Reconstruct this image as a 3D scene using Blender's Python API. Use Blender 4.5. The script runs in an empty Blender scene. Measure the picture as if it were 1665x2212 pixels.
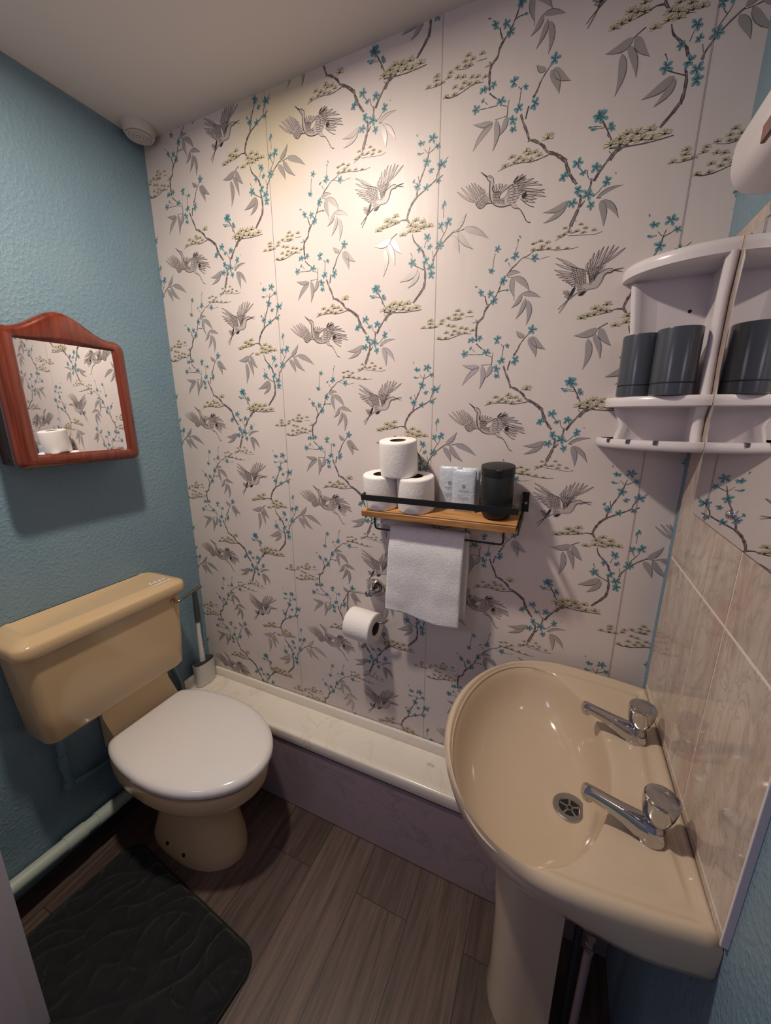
import bpy, bmesh, math, random, json
from mathutils import Vector, Matrix
from mathutils.bvhtree import BVHTree
from mathutils.geometry import tessellate_polygon
random.seed(7)
SC = bpy.context.scene
COL = SC.collection
PI = math.pi

PAPER = '''{"B":[[45,20,13730,19570,13680,19460,13620,19340],[10,25,13260,19180,13070,19070,12910,19030,12780,18950,12650,18910,12520,18800,12400,18700,12310,18580],[16,16,12240,18490,12170,18360,12110,18220,12060,18120,12010,18050],[10,15,13860,18970,13710,18950,13430,18970,13210,19010,12970,19030],[10,20,13360,19170,13470,19220,13580,19270],[5,10,14310,19200,14180,19170,13960,19190,13800,19210,13610,19230],[10,12,13790,19280,13680,19270,13610,19300],[20,10,12820,19190,12880,19170,12950,19200,13090,19200],[10,12,12000,19110,11970,18960,11960,18770],[5,10,12530,19270,12500,19160,12480,19060],[12,10,12330,18860,12380,18760],[10,5,12690,18920,12850,18870],[5,10,13030,18830,13150,18850,13260,18860],[10,5,12130,18240,12210,18260,12310,18260],[10,16,12430,18770,12410,18690],[10,10,12310,18570,12400,18530,12490,18530],[0,10,12520,18140,12530,17990],[15,32,12180,18340,12110,18220,12070,18130,11980,18010,11910,17950],[20,26,11800,18190,11830,18080,11870,17970],[45,41,11920,17970,11830,17840,11780,17680,11670,17580,11630,17460,11630,17300,11650,17110],[30,20,11650,17060,11730,16980,11820,16910],[10,16,11510,17570,11650,17590],[12,15,11600,17650,11660,17580],[10,10,11640,18370,11710,18270],[10,15,11400,16810,11610,16790,11840,16780],[15,10,11960,16750,12080,16700],[10,20,12100,16820,12080,16700,12080,16590,12070,16490],[5,5,11520,16950,11620,16850],[10,10,11810,16520,11960,16520,12080,16530],[15,5,11750,16480,11690,16520],[40,41,12380,16480,12440,16320,12530,16130,12600,15940],[40,50,12600,15950,12770,15870,12940,15740],[26,10,12600,15930,12570,15910],[15,40,13010,17270,12880,17140,12760,16980,12700,16840,12620,16710],[32,25,12540,16590,12510,16470,12490,16360],[15,15,12360,16980,12340,16840,12330,16690],[5,10,12280,17010,12360,16930],[5,10,12110,18220,12210,18250,12290,18250],[10,10,12690,18120,12720,18130,12800,18110],[5,10,12790,18030,12790,17920],[25,10,10580,17260,10740,17220,10940,17240,11150,17300,11310,17330,11500,17310],[10,10,10220,17540,10400,17540,10510,17550],[10,10,10850,17720,11050,17680,11250,17700],[10,0,11310,17740,11540,17730],[50,60,12910,15780,13000,15640,13220,15520,13410,15370],[60,46,13410,15370,13500,15140,13590,15000,13690,14870],[30,20,13210,15520,13220,15570],[20,16,13400,15350,13450,15390],[31,66,13790,14660,13800,14490,13760,14340,13650,14060],[20,40,13890,14520,13810,14410],[20,10,13650,14140,13670,14190],[12,10,13720,14170,13770,14140],[20,45,14570,15380,14460,15340,14340,15300,14280,15210,14130,15020,14030,14860],[30,36,14450,15410,14330,15280,14240,15160],[50,25,13980,14920,13970,14750,13930,14670],[15,10,14260,15350,14300,15310],[15,10,13870,15100,13900,14980,13950,14900],[12,15,13700,15190,13780,15090],[10,10,14250,14760,14150,14640,14040,14560],[10,10,14120,14520,14220,14510],[20,10,14080,15910,14120,15830,14180,15740,14210,15640],[12,10,13910,15870,14060,15840],[15,15,14190,15750,14240,15820],[10,10,14200,15680,14230,15600],[10,20,11950,15480,12160,15530,12470,15540,12660,15510,12890,15530,13070,15570],[20,35,4910,18900,4880,18740,4790,18550,4670,18290,4610,18040],[10,15,5120,19000,4910,18900],[5,15,4950,19040,4910,18900],[12,12,4800,19020,4890,18920],[10,15,4640,18940,4790,18950],[10,30,5430,18730,5260,18580,5160,18430,5120,18310,4920,18190,4640,18040],[16,15,5300,18370,5140,18290],[45,51,4640,18050,4490,17900,4400,17740,4350,17560],[46,35,4360,17570,4460,17410],[20,26,4080,17530,4210,17580,4350,17560],[5,20,3450,17440,3730,17480,4080,17530],[20,45,4510,17210,4570,17030,4790,16800,4860,16620],[31,55,4850,16420,4890,16280,4890,16060,4850,15860],[55,40,4850,15880,4720,15720,4560,15550],[20,41,5640,17090,5370,16890,5150,16630,5100,16490],[15,15,5390,17090,5260,16910],[10,10,5460,17220,5380,17090,5290,17230],[10,10,5350,17650,5350,17440],[10,12,5070,16740,5100,16600],[10,10,4850,16840,4910,17010],[15,10,4470,16770,4530,16650],[15,20,4520,16500,4660,16420,4860,16320],[12,10,4540,18380,4620,18290],[15,10,4650,18480,4680,18330],[12,20,3480,15970,3650,15660,3700,15540],[10,10,3290,15820,3540,15800],[25,15,3680,15400,4000,15360,4430,15340,4820,15360],[31,50,4030,15400,3830,15310,3720,15180],[16,12,4080,17300,3890,17190,3770,17030],[10,16,5610,17070,5750,17070,5920,17100]],"F":[[12480,18980,176],[12930,18880,176],[12240,18490,197],[12050,19200,146],[11930,18730,156],[11700,18260,171],[11940,18210,166],[12040,18050,186],[11510,17160,196],[11730,17190,145],[11920,16840,201],[11350,16830,190],[12180,17120,205],[12440,16960,120],[12320,16600,201],[12660,16600,216],[12210,16410,205],[12230,16230,155],[13010,17290,216],[13670,15270,210],[13410,15070,215],[13800,15060,130],[14040,15110,210],[14290,14800,195],[13730,14740,206],[13940,14620,241],[13640,14510,200],[14020,14400,171],[13990,16050,231],[14240,15830,101],[5010,19200,207],[4720,19160,171],[5150,19010,136],[4870,18740,202],[5260,18610,236],[4990,18530,137],[4870,18190,176],[5180,18270,140],[4630,18260,196],[5480,17320,231],[5290,17280,166],[4930,17080,201],[5000,16840,140],[5260,16840,205],[4710,16820,145],[4520,16540,216],[4890,16520,211],[5040,16360,226],[5070,16190,211],[3450,16010,246],[3690,15760,125]],"K":[[12280,18930,-40,106],[12520,19310,100,71],[12560,19380,60,80],[12350,18260,0,76],[11500,16960,-60,110],[12340,18250,10,91],[11570,18420,10,86],[13850,15870,5,100],[14200,15640,60,60],[14440,14920,30,45],[4670,18950,15,135],[5330,17700,110,136],[5380,17750,70,146],[3340,15820,0,140],[4530,18400,-50,105],[4600,19350,80,65]],"L":[[12320,18590,12630,18610,95],[12460,18530,12530,18060,121],[12490,18530,12880,18160,141],[11750,16480,11300,16550,120],[11760,16460,11320,16010,125],[11830,16510,11790,15910,130],[12070,16510,11900,16170,125],[12710,18130,13150,18000,110],[12700,18130,12470,17830,110],[12800,18010,12600,17570,106],[12850,17970,12860,17410,126],[12840,17140,12640,17290,115],[12950,17110,13150,16640,170],[13010,17130,13370,16810,161],[13570,14570,13030,14440,130],[13530,14530,13060,14220,126],[14120,14520,14620,14670,71],[14230,14460,14600,14060,120],[14210,14460,14320,13950,135],[3890,17190,3390,17080,166],[3710,16990,3660,16300,150],[3810,17090,4010,16520,130],[3930,17200,4210,16800,160],[5640,17100,5940,17440,130],[5570,17000,5800,16580,150],[5750,17060,6160,16610,140],[5890,17110,6520,16790,150],[4680,16360,4160,16110,170],[4710,16310,4390,15930,141]],"T":[[13540,19390,85],[13860,19410,82],[13960,19320,85],[14140,19250,86],[13630,19310,86],[13790,19290,91],[13930,19240,86],[13430,19240,91],[13540,19270,91],[13030,19210,91],[12880,19180,86],[13190,19160,86],[13070,19090,91],[12880,19050,96],[13060,19050,91],[13220,19030,91],[13420,19010,91],[13610,18970,86],[11110,17900,115],[11430,17840,110],[11050,17810,110],[11220,17800,115],[10860,17750,110],[11050,17720,110],[11150,17710,115],[10370,17730,120],[10700,17700,115],[10360,17650,121],[10660,17620,115],[10160,17560,120],[10360,17560,120],[10500,17560,115],[10880,17560,115],[11010,17530,115],[11220,17470,110],[11350,17440,110],[11530,17390,110],[11040,17410,110],[10820,17390,115],[11160,17350,110],[11320,17340,110],[10980,17320,115],[10610,17260,115],[10810,17250,115],[13000,15880,190],[12560,15740,130],[12610,15670,130],[12240,15690,130],[12400,15630,130],[12750,15670,125],[12100,15550,130],[12310,15570,125],[12510,15570,130],[12660,15540,130],[12840,15590,125],[4010,17690,166],[3780,17630,166],[3900,17580,161],[3780,17500,161],[3640,17490,161],[4020,17550,156],[3510,17450,171],[4600,17500,155],[4790,17430,161],[4460,17410,161],[4600,17360,155],[4750,17300,160],[4830,17320,161],[4450,17280,165],[4230,17230,156],[4620,17260,155],[4980,17310,155],[3860,15520,186],[3990,15580,176],[4170,15540,185],[4390,15550,175],[3700,15450,185],[3880,15420,186],[4070,15440,176],[4260,15420,185],[4440,15390,176],[4660,15420,175]],"C1":[[1,45,11410,20300,10970,20610],[1,46,11440,20310,11070,20680],[1,45,11470,20340,11180,20690],[1,50,11500,20360,11260,20700],[1,45,11530,20390,11320,20730],[1,45,11560,20410,11390,20720],[1,46,11590,20430,11480,20660],[1,46,11610,20440,11550,20600],[1,50,11640,20450,11620,20540],[3,40,11570,20140,11520,20190],[3,41,11600,20150,11550,20200],[3,36,11630,20160,11580,20220],[3,36,11660,20180,11610,20230],[3,41,11690,20190,11640,20250],[3,40,11720,20200,11670,20270],[3,41,11750,20210,11700,20280],[3,36,11780,20220,11730,20300],[3,41,11550,20180,11500,20230],[3,36,11580,20200,11530,20250],[3,41,11610,20210,11560,20270],[3,36,11640,20230,11590,20280],[3,40,11670,20240,11620,20300],[3,36,11700,20250,11650,20320],[3,41,11730,20270,11680,20340],[3,41,11760,20280,11710,20360],[3,41,11500,20210,11460,20260],[3,40,11530,20230,11480,20280],[3,36,11560,20250,11510,20300],[3,41,11590,20260,11540,20320],[3,40,11620,20280,11570,20340],[3,36,11650,20300,11600,20360],[3,36,11680,20310,11630,20380],[3,40,11710,20330,11660,20400],[3,36,11480,20260,11450,20290],[3,36,11510,20270,11470,20310],[3,36,11540,20290,11500,20340],[3,36,11570,20310,11530,20360],[3,46,11600,20330,11560,20380],[3,41,11620,20350,11590,20400],[3,40,11650,20370,11620,20420],[3,40,11680,20390,11640,20440],[1,50,11870,20440,11850,20570],[1,45,11900,20420,11920,20580],[1,50,11940,20400,12000,20580],[1,46,11980,20390,12070,20560],[1,50,12020,20380,12160,20530],[3,21,11890,20190,11880,20270],[3,25,11930,20180,11920,20260],[3,25,11980,20170,11950,20250],[3,20,12020,20160,11990,20250],[3,27,12060,20150,12030,20240],[3,26,12110,20130,12070,20230],[3,21,12150,20120,12100,20220],[3,26,11900,20250,11880,20320],[3,26,11940,20240,11920,20320],[3,26,11980,20230,11950,20310],[3,25,12010,20220,11980,20310],[3,25,12050,20210,12010,20300],[3,20,12090,20200,12050,20300],[3,21,12130,20190,12080,20300],[3,31,11870,20310,11860,20380],[3,20,11910,20300,11890,20380],[3,21,11940,20290,11920,20380],[3,25,11980,20290,11950,20380],[3,20,12010,20280,11970,20370],[3,27,12040,20280,12000,20370],[3,20,12080,20270,12030,20370],[3,20,11880,20360,11870,20420],[3,26,11910,20360,11890,20420],[3,26,11940,20350,11920,20420],[3,25,11970,20350,11940,20420],[3,26,12000,20350,11970,20420],[3,26,12020,20350,11990,20420],[3,26,12050,20340,12010,20420],[1,46,12360,20500,12770,20520],[1,46,12390,20470,12870,20440],[1,46,12420,20430,12970,20350],[1,51,12450,20400,13030,20250],[1,50,12450,20370,13040,20180],[1,50,12450,20330,13070,20100],[2,31,12310,20520,12430,20660],[2,32,12350,20530,12600,20630],[1,40,12320,20520,12520,20660],[1,32,12330,20500,12600,20570],[1,51,12300,20460,12570,20490],[1,55,12320,20420,12590,20430],[1,57,12340,20370,12570,20370],[1,57,12340,20320,12560,20310],[1,55,12330,20270,12500,20260],[1,55,12310,20210,12460,20200],[1,55,12190,20440,12340,20450],[1,55,12210,20390,12380,20370],[1,57,12210,20340,12370,20310],[1,57,12200,20280,12360,20250],[1,51,12200,20220,12340,20180],[1,55,12200,20170,12400,20120],[2,51,12530,20170,12660,20230],[2,50,12520,20200,12640,20290],[1,51,12560,20230,12860,20180],[1,55,12570,20200,12870,20100],[1,55,12590,20170,12840,20030],[1,55,12560,20150,12680,20090],[1,46,13920,18510,13410,18810],[1,46,13850,18490,13410,18690],[1,50,13810,18440,13390,18560],[1,46,13830,18390,13440,18450],[1,40,13850,18340,13500,18380],[1,51,13870,18310,13590,18310],[1,51,13890,18270,13670,18260],[1,51,13900,18230,13730,18230],[1,40,13910,18180,13790,18180],[3,41,14090,18440,14000,18470],[3,40,14090,18410,14000,18440],[3,41,14090,18380,14010,18400],[3,41,14100,18350,14020,18370],[3,41,14100,18320,14020,18340],[3,36,14100,18280,14030,18300],[3,41,14100,18250,14040,18270],[3,41,14110,18220,14040,18230],[3,40,14110,18190,14050,18200],[3,41,14020,18450,13930,18480],[3,40,14030,18420,13940,18440],[3,41,14030,18380,13950,18410],[3,40,14040,18350,13960,18370],[3,41,14050,18320,13970,18330],[3,41,14050,18280,13980,18300],[3,40,14060,18250,13990,18260],[3,41,14060,18220,14000,18230],[3,40,14070,18180,14010,18190],[3,41,13950,18490,13860,18520],[3,40,13960,18450,13870,18480],[3,41,13970,18420,13890,18440],[3,40,13980,18380,13900,18400],[3,41,13990,18340,13910,18360],[3,41,14000,18310,13930,18330],[3,41,14010,18270,13940,18290],[3,41,14010,18240,13950,18250],[3,41,14020,18200,13970,18210],[3,41,13890,18490,13800,18520],[3,41,13900,18460,13810,18480],[3,40,13910,18420,13830,18440],[3,41,13920,18380,13850,18400],[3,41,13940,18340,13860,18360],[3,41,13950,18310,13880,18320],[3,40,13960,18270,13900,18280],[3,41,13970,18230,13910,18240],[3,36,13990,18190,13930,18200],[3,41,13810,18530,13750,18550],[3,40,13830,18490,13760,18510],[3,41,13850,18450,13780,18470],[3,40,13860,18410,13800,18430],[3,41,13880,18370,13820,18390],[3,41,13890,18330,13840,18350],[3,41,13910,18290,13860,18300],[3,41,13920,18250,13870,18260],[3,36,13940,18220,13890,18220],[1,46,14070,18500,14100,18610],[1,51,14120,18470,14140,18680],[1,40,14160,18470,14210,18800],[1,46,14200,18460,14300,18840],[1,40,14250,18460,14390,18900],[1,46,14310,18470,14480,18890],[1,40,14360,18500,14590,18900],[1,46,14410,18530,14680,18850],[1,40,14440,18550,14820,18810],[3,51,14200,18150,14170,18240],[3,46,14210,18170,14190,18250],[3,46,14220,18190,14210,18270],[3,46,14230,18200,14230,18280],[3,46,14240,18220,14250,18300],[3,51,14250,18240,14270,18310],[3,46,14260,18260,14290,18330],[3,46,14280,18280,14310,18350],[3,46,14180,18220,14160,18310],[3,41,14200,18240,14190,18320],[3,46,14220,18250,14220,18340],[3,40,14240,18270,14240,18350],[3,51,14260,18290,14270,18360],[3,51,14270,18300,14300,18370],[3,40,14290,18320,14320,18390],[3,46,14310,18340,14350,18400],[3,46,14160,18280,14130,18380],[3,46,14180,18300,14170,18380],[3,46,14210,18310,14200,18390],[3,46,14230,18320,14230,18400],[3,51,14260,18340,14270,18410],[3,40,14280,18350,14300,18420],[3,51,14310,18360,14330,18430],[3,46,14330,18380,14370,18440],[3,46,14150,18360,14130,18450],[3,46,14180,18370,14170,18450],[3,51,14210,18380,14210,18460],[3,51,14240,18390,14250,18460],[3,51,14280,18400,14290,18470],[3,51,14310,18410,14330,18480],[3,46,14340,18420,14370,18480],[3,46,14370,18430,14410,18490],[3,40,14120,18420,14100,18490],[3,51,14160,18430,14140,18490],[3,51,14200,18430,14190,18500],[3,46,14230,18440,14230,18500],[3,40,14270,18450,14280,18500],[3,46,14310,18460,14320,18510],[3,46,14350,18460,14370,18510],[3,46,14380,18470,14410,18520],[2,51,14130,18030,13950,17950],[2,55,14100,18010,13990,17940],[2,50,13890,18150,13790,17960],[2,30,13890,18110,13810,17920],[1,40,13800,17980,13710,18090],[1,40,13800,17980,13640,18090],[1,40,13800,17970,13630,18040],[1,41,13800,17960,13670,17960],[1,36,13790,17960,13730,17910],[1,41,14100,18080,13950,18000],[1,40,14040,18130,13930,18060],[1,41,14010,18170,13920,18130]],"C2":[[5,10,11840,20540,11850,20450,11880,20420,11930,20410,11960,20430],[5,12,12020,20270,12070,20370,12190,20450,12310,20500],[15,12,11770,20670,11770,20600,11770,20500],[16,20,11770,20500,11780,20380,11800,20290],[20,10,11800,20290,11860,20200,11960,20120,12110,20080,12280,20090],[5,10,11840,20720,11860,20630,11850,20520,11860,20430],[10,5,11450,20280,11500,20180,11580,20140,11650,20160,11690,20210,11750,20220,11840,20200],[5,14,11690,20780,11770,20780,11840,20720],[15,12,11680,20780,11710,20710,11770,20660],[10,35,11540,20900,11680,20780],[10,16,11760,20750,11770,20730],[12,10,12500,20170,12620,20060,12750,19970,12820,19950],[16,12,12450,20000,12520,19940,12600,19820,12680,19680,12770,19640],[0,12,12280,20110,12340,20020,12450,19980],[12,5,14060,18470,13920,18520,13720,18590,13570,18680],[12,5,14060,18470,14130,18400,14170,18290,14180,18190],[20,16,14640,18390,14590,18350,14510,18350],[16,5,14510,18350,14460,18300,14420,18180,14360,18090,14290,18060,14160,18050,14100,18020],[10,5,14470,18430,14430,18400,14300,18340,14270,18280,14280,18220],[5,5,14620,18420,14540,18440,14470,18420],[20,10,14630,18390,14720,18400,14830,18410],[15,5,14630,18390,14730,18360,14820,18340],[10,10,14570,18400,14580,18390],[15,10,13940,18010,13780,17890,13670,17800,13560,17690],[16,10,13800,17980,13750,17870,13680,17740,13590,17610]],"C3":[[0,11260,20430,11410,20290,11500,20180,11580,20140,11650,20160,11690,20210,11750,20220,11840,20200,11790,20290,11770,20430,11650,20460,11540,20540,11350,20530],[0,11680,20790,11770,20780,11840,20720,11850,20630,11850,20430,11930,20390,12030,20390,12160,20520,12310,20500,12580,20480,12620,20300,12490,20240,12400,20110,12280,20080,12110,20080,11960,20120,11860,20200,11800,20290,11770,20430,11770,20660,11700,20710],[1,12020,20270,12070,20360,12200,20410,12190,20340,12150,20280,12080,20250],[0,12280,20120,12340,20020,12450,19980,12420,20080],[0,13770,18530,13920,18520,14060,18470,14150,18350,14280,18220,14270,18280,14300,18340,14470,18430,14540,18440,14620,18420,14650,18390,14600,18350,14510,18350,14460,18300,14420,18180,14360,18090,14290,18060,14160,18050,14100,18020,13950,18000,13910,18180,13800,18430],[0,14080,18500,14240,18520,14440,18550,14470,18530,14430,18410,14300,18340,14280,18220,14190,18180,14130,18390],[1,14080,18440,14140,18330,14180,18180,14120,18190,14100,18310]]}'''
# ------------------------------------------------------------------ materials
def srgb(r, g, b):
    f = lambda c: (c/255/12.92) if c/255 <= .04045 else ((c/255+.055)/1.055)**2.4
    return (f(r), f(g), f(b), 1)

def mat(name, col, rough=.5, metal=0., spec=.5, coat=0., sheen=0.):
    m = bpy.data.materials.new(name); m.use_nodes = True
    b = m.node_tree.nodes['Principled BSDF']
    b.inputs['Base Color'].default_value = col
    b.inputs['Roughness'].default_value = rough
    b.inputs['Metallic'].default_value = metal
    b.inputs['Specular IOR Level'].default_value = spec
    b.inputs['Coat Weight'].default_value = coat
    b.inputs['Coat Roughness'].default_value = .05
    b.inputs['Sheen Weight'].default_value = sheen
    return m

def N(m, t, **kw):
    n = m.node_tree.nodes.new(t)
    for k, v in kw.items():
        if k in n.inputs: n.inputs[k].default_value = v
        else: setattr(n, k, v)
    return n

def lk(m, a, b): m.node_tree.links.new(a, b)
def bsdf(m): return m.node_tree.nodes['Principled BSDF']

def coords(m, scale=(1, 1, 1), rot=(0, 0, 0), loc=(0, 0, 0)):
    g = N(m, 'ShaderNodeNewGeometry'); mp = N(m, 'ShaderNodeMapping')
    mp.inputs['Scale'].default_value = scale; mp.inputs['Rotation'].default_value = rot; mp.inputs['Location'].default_value = loc
    lk(m, g.outputs['Position'], mp.inputs['Vector']); return mp.outputs['Vector']

def ramp(m, fac, stops, interp='LINEAR'):
    r = N(m, 'ShaderNodeValToRGB'); r.color_ramp.interpolation = interp
    e = r.color_ramp.elements
    while len(e) < len(stops): e.new(.5)
    for x, (p, c) in zip(e, stops):
        x.position = p; x.color = c if isinstance(c, tuple) else (c, c, c, 1)
    lk(m, fac, r.inputs['Fac']); return r.outputs['Color']

def mix(m, fac, a, b, mode='MIX'):
    x = N(m, 'ShaderNodeMix', data_type='RGBA', blend_type=mode)
    for v, i in ((fac, 0), (a, 6), (b, 7)):
        if hasattr(v, 'links'): lk(m, v, x.inputs[i])
        else: x.inputs[i].default_value = v
    return x.outputs[2]

def noise(m, vec, scale, detail=3, rough=.5, dist=0):
    n = N(m, 'ShaderNodeTexNoise'); n.inputs['Scale'].default_value = scale; n.inputs['Detail'].default_value = detail
    n.inputs['Roughness'].default_value = rough; n.inputs['Distortion'].default_value = dist
    lk(m, vec, n.inputs['Vector']); return n.outputs['Fac']

def bump(m, h, strength=.3, dist=.002):
    b = N(m, 'ShaderNodeBump'); b.inputs['Strength'].default_value = strength; b.inputs['Distance'].default_value = dist
    lk(m, h, b.inputs['Height']); lk(m, b.outputs['Normal'], bsdf(m).inputs['Normal'])

def setc(m, c): lk(m, c, bsdf(m).inputs['Base Color'])

# blue painted woodchip wall
M = {}
m = M['blue'] = mat('blue wall paint', srgb(108, 137, 151), .55)
v = coords(m); n1 = noise(m, v, 95, 2, .5)
setc(m, ramp(m, noise(m, v, 4, 2), [(.3, srgb(108, 135, 153)), (.7, srgb(119, 143, 155))]))
h1 = ramp(m, n1, [(.45, 0.), (.72, 1.)]); h2 = ramp(m, noise(m, v, 260, 2), [(.3, 0.), (.7, .35)])
bump(m, mix(m, 1., h1, h2, 'ADD'), .4, .003)
m = M['bluegloss'] = mat('blue pipe paint', srgb(100, 130, 146), .4)
m = M['ceil'] = mat('ceiling paint', srgb(205, 196, 190), .7)
v = coords(m); bump(m, noise(m, v, 40, 3), .08, .003)
# wallpaper ground
m = M['paper'] = mat('wallpaper ground', srgb(214, 202, 198), .42, spec=.35)
v = coords(m)
c = ramp(m, noise(m, v, 3, 3), [(.3, srgb(209, 197, 193)), (.7, srgb(219, 208, 203))])
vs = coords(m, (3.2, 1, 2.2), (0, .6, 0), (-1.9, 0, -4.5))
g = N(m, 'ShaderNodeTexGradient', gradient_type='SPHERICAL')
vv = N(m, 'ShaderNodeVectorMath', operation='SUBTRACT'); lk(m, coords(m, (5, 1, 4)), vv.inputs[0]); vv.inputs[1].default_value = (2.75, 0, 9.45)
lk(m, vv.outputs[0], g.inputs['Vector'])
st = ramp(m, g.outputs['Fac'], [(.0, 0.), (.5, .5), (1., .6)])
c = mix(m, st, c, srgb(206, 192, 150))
setc(m, c); bump(m, noise(m, coords(m, (6, 1, 1.5)), 5, 3), .12, .006)
M['branch'] = mat('printed branch', srgb(84, 74, 74), .5)
M['branchlite'] = mat('printed branch light', srgb(140, 126, 124), .5)
M['teal'] = mat('printed blossom', srgb(108, 156, 165), .45)
M['tealdk'] = mat('printed blossom centre', srgb(40, 88, 102), .5)
M['leaf'] = mat('silver grey printed leaf', srgb(178, 170, 168), .34, .35)
M['leafdk'] = mat('leaf outline', srgb(86, 80, 82), .4)
M['needle'] = mat('cream printed needles', srgb(214, 204, 166), .55)
M['ink'] = mat('black ink print', srgb(38, 32, 32), .5)
M['crane'] = mat('crane body tint', srgb(186, 173, 169), .45)
M['craneline'] = mat('crane ink line', srgb(70, 60, 60), .5)
M['seam'] = mat('paper seam', srgb(150, 140, 136), .6)
# ceramics
M['cream'] = mat('champagne ceramic', srgb(200, 172, 134), .12, spec=.6)
M['creamlit'] = mat('champagne ceramic painted lit', srgb(240, 212, 166), .14, spec=.6)  # same ceramic with light painted into its colour, for the shaded rear shelf
M['creamdk'] = mat('basin ceramic', srgb(197, 177, 154), .1, spec=.6)
M['white'] = mat('white toilet seat', srgb(226, 221, 217), .12, spec=.6)
M['wplast'] = mat('white plastic', srgb(218, 210, 212), .25)
M['chrome'] = mat('chrome', (.56, .56, .58, 1), .07, 1.)
M['dimpipe'] = mat('dull pinkish pipe paint', srgb(150, 130, 132), .45)
M['steel'] = mat('brushed steel', (.5, .48, .46, 1), .28, 1.)
M['gold'] = mat('worn brass chrome', (.62, .45, .26, 1), .18, 1.)
M['bronze'] = mat('tarnished lever metal', (.22, .17, .11, 1), .25, 1.)
M['black'] = mat('black metal', srgb(26, 26, 28), .45)
M['blackplast'] = mat('matt black plastic', srgb(24, 25, 27), .5)
M['dark'] = mat('dark hole', (.006, .005, .005, 1), .8)
m = M['paperroll'] = mat('toilet paper', srgb(238, 232, 228), .85)
v = coords(m); bump(m, noise(m, v, 60, 3, .6, 1.5), .35, .003)
M['card'] = mat('brown card', srgb(92, 80, 70), .9)
M['mirror'] = mat('mirror glass', (.93, .93, .92, 1), .015, 1.)
M['cup'] = mat('dark grey plastic', srgb(66, 70, 78), .22, spec=.6)
M['foil'] = mat('pale sachet paper', srgb(196, 204, 214), .32, spec=.6)
m = M['foil']; bump(m, noise(m, coords(m), 55, 2, .5, 1), .5, .004)
M['print'] = mat('sachet print', srgb(130, 132, 128), .5)
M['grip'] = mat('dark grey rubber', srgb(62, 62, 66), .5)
M['brushw'] = mat('pale grey plastic', srgb(206, 204, 202), .35)
M['pipew'] = mat('off white pipe', srgb(176, 186, 176), .4)
m = M['label'] = mat('white sticker', srgb(226, 222, 214), .4)
m = M['lilacgloss'] = mat('white gloss paint', srgb(214, 206, 210), .3)
m = M['hem'] = mat('mat hem', srgb(22, 24, 25), .85)
# plush mat
m = M['plush'] = mat('black plush', srgb(20, 21, 23), .9, sheen=.12)
v = coords(m); bump(m, noise(m, v, 420, 2), .5, .003)
setc(m, ramp(m, noise(m, v, 14, 3, .6, 1), [(.3, srgb(8, 9, 10)), (.7, srgb(20, 21, 23))]))
# terry towel
m = M['terry'] = mat('white terry', srgb(222, 218, 222), .95, sheen=.3)
v = coords(m); nn = noise(m, v, 330, 3, .65); bump(m, nn, .6, .004)
setc(m, ramp(m, nn, [(.3, srgb(212, 208, 212)), (.62, srgb(240, 238, 240))]))
# mahogany
m = M['mahog'] = mat('mahogany', srgb(120, 48, 26), .16, spec=.6, coat=.4)
v = coords(m, (40, 40, 3)); n1 = noise(m, v, 1, 4, .6, .8); n2 = noise(m, coords(m, (120, 120, 6)), 1, 3)
c = ramp(m, n1, [(.25, srgb(74, 25, 13)), (.5, srgb(102, 38, 20)), (.75, srgb(126, 54, 28))])
setc(m, mix(m, .35, c, ramp(m, n2, [(.35, srgb(62, 22, 13)), (.65, srgb(128, 54, 29))])))
M['mahogdk'] = mat('dark cabinet side', srgb(58, 24, 15), .5)
# shelf oak
m = M['oak'] = mat('burnt oak plank', srgb(186, 132, 76), .55)
v = coords(m, (5, 60, 60)); n1 = noise(m, v, 1, 4, .6, 1.2); n2 = noise(m, coords(m, (9, 120, 120)), 1, 2)
c = ramp(m, n1, [(.25, srgb(140, 90, 48)), (.5, srgb(190, 136, 80)), (.75, srgb(214, 164, 104))])
setc(m, mix(m, .3, c, ramp(m, n2, [(.4, srgb(96, 58, 30)), (.6, srgb(208, 156, 98))])))
# floor planks (boards run along Y)
m = M['floor'] = mat('wood effect vinyl', srgb(120, 96, 84), .38)
gp = N(m, 'ShaderNodeNewGeometry'); sp = N(m, 'ShaderNodeSeparateXYZ'); lk(m, gp.outputs['Position'], sp.inputs[0])
cb = N(m, 'ShaderNodeCombineXYZ'); lk(m, sp.outputs['Y'], cb.inputs['X']); lk(m, sp.outputs['X'], cb.inputs['Y'])
mp = N(m, 'ShaderNodeMapping'); mp.inputs['Location'].default_value = (.30, -.0355, 0); lk(m, cb.outputs[0], mp.inputs['Vector'])
br = N(m, 'ShaderNodeTexBrick', offset=.37, offset_frequency=2, squash=1.)
br.inputs['Scale'].default_value = 1; br.inputs['Brick Width'].default_value = 1.2; br.inputs['Row Height'].default_value = .1785
br.inputs['Mortar Size'].default_value = .0012; br.inputs['Mortar Smooth'].default_value = .3; br.inputs['Bias'].default_value = 0
br.inputs['Color1'].default_value = (0, 0, 0, 1); br.inputs['Color2'].default_value = (1, 1, 1, 1); br.inputs['Mortar'].default_value = (.5, .5, .5, 1)
lk(m, mp.outputs[0], br.inputs['Vector'])
off = N(m, 'ShaderNodeVectorMath', operation='MULTIPLY_ADD'); lk(m, br.outputs['Color'], off.inputs[0]); off.inputs[1].default_value = (3, 7, 5); lk(m, gp.outputs['Position'], off.inputs[2])
mg = N(m, 'ShaderNodeMapping'); mg.inputs['Scale'].default_value = (15, 1.1, 1); lk(m, off.outputs[0], mg.inputs['Vector'])
n1 = noise(m, mg.outputs[0], 1, 5, .6, 3.2)
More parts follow.
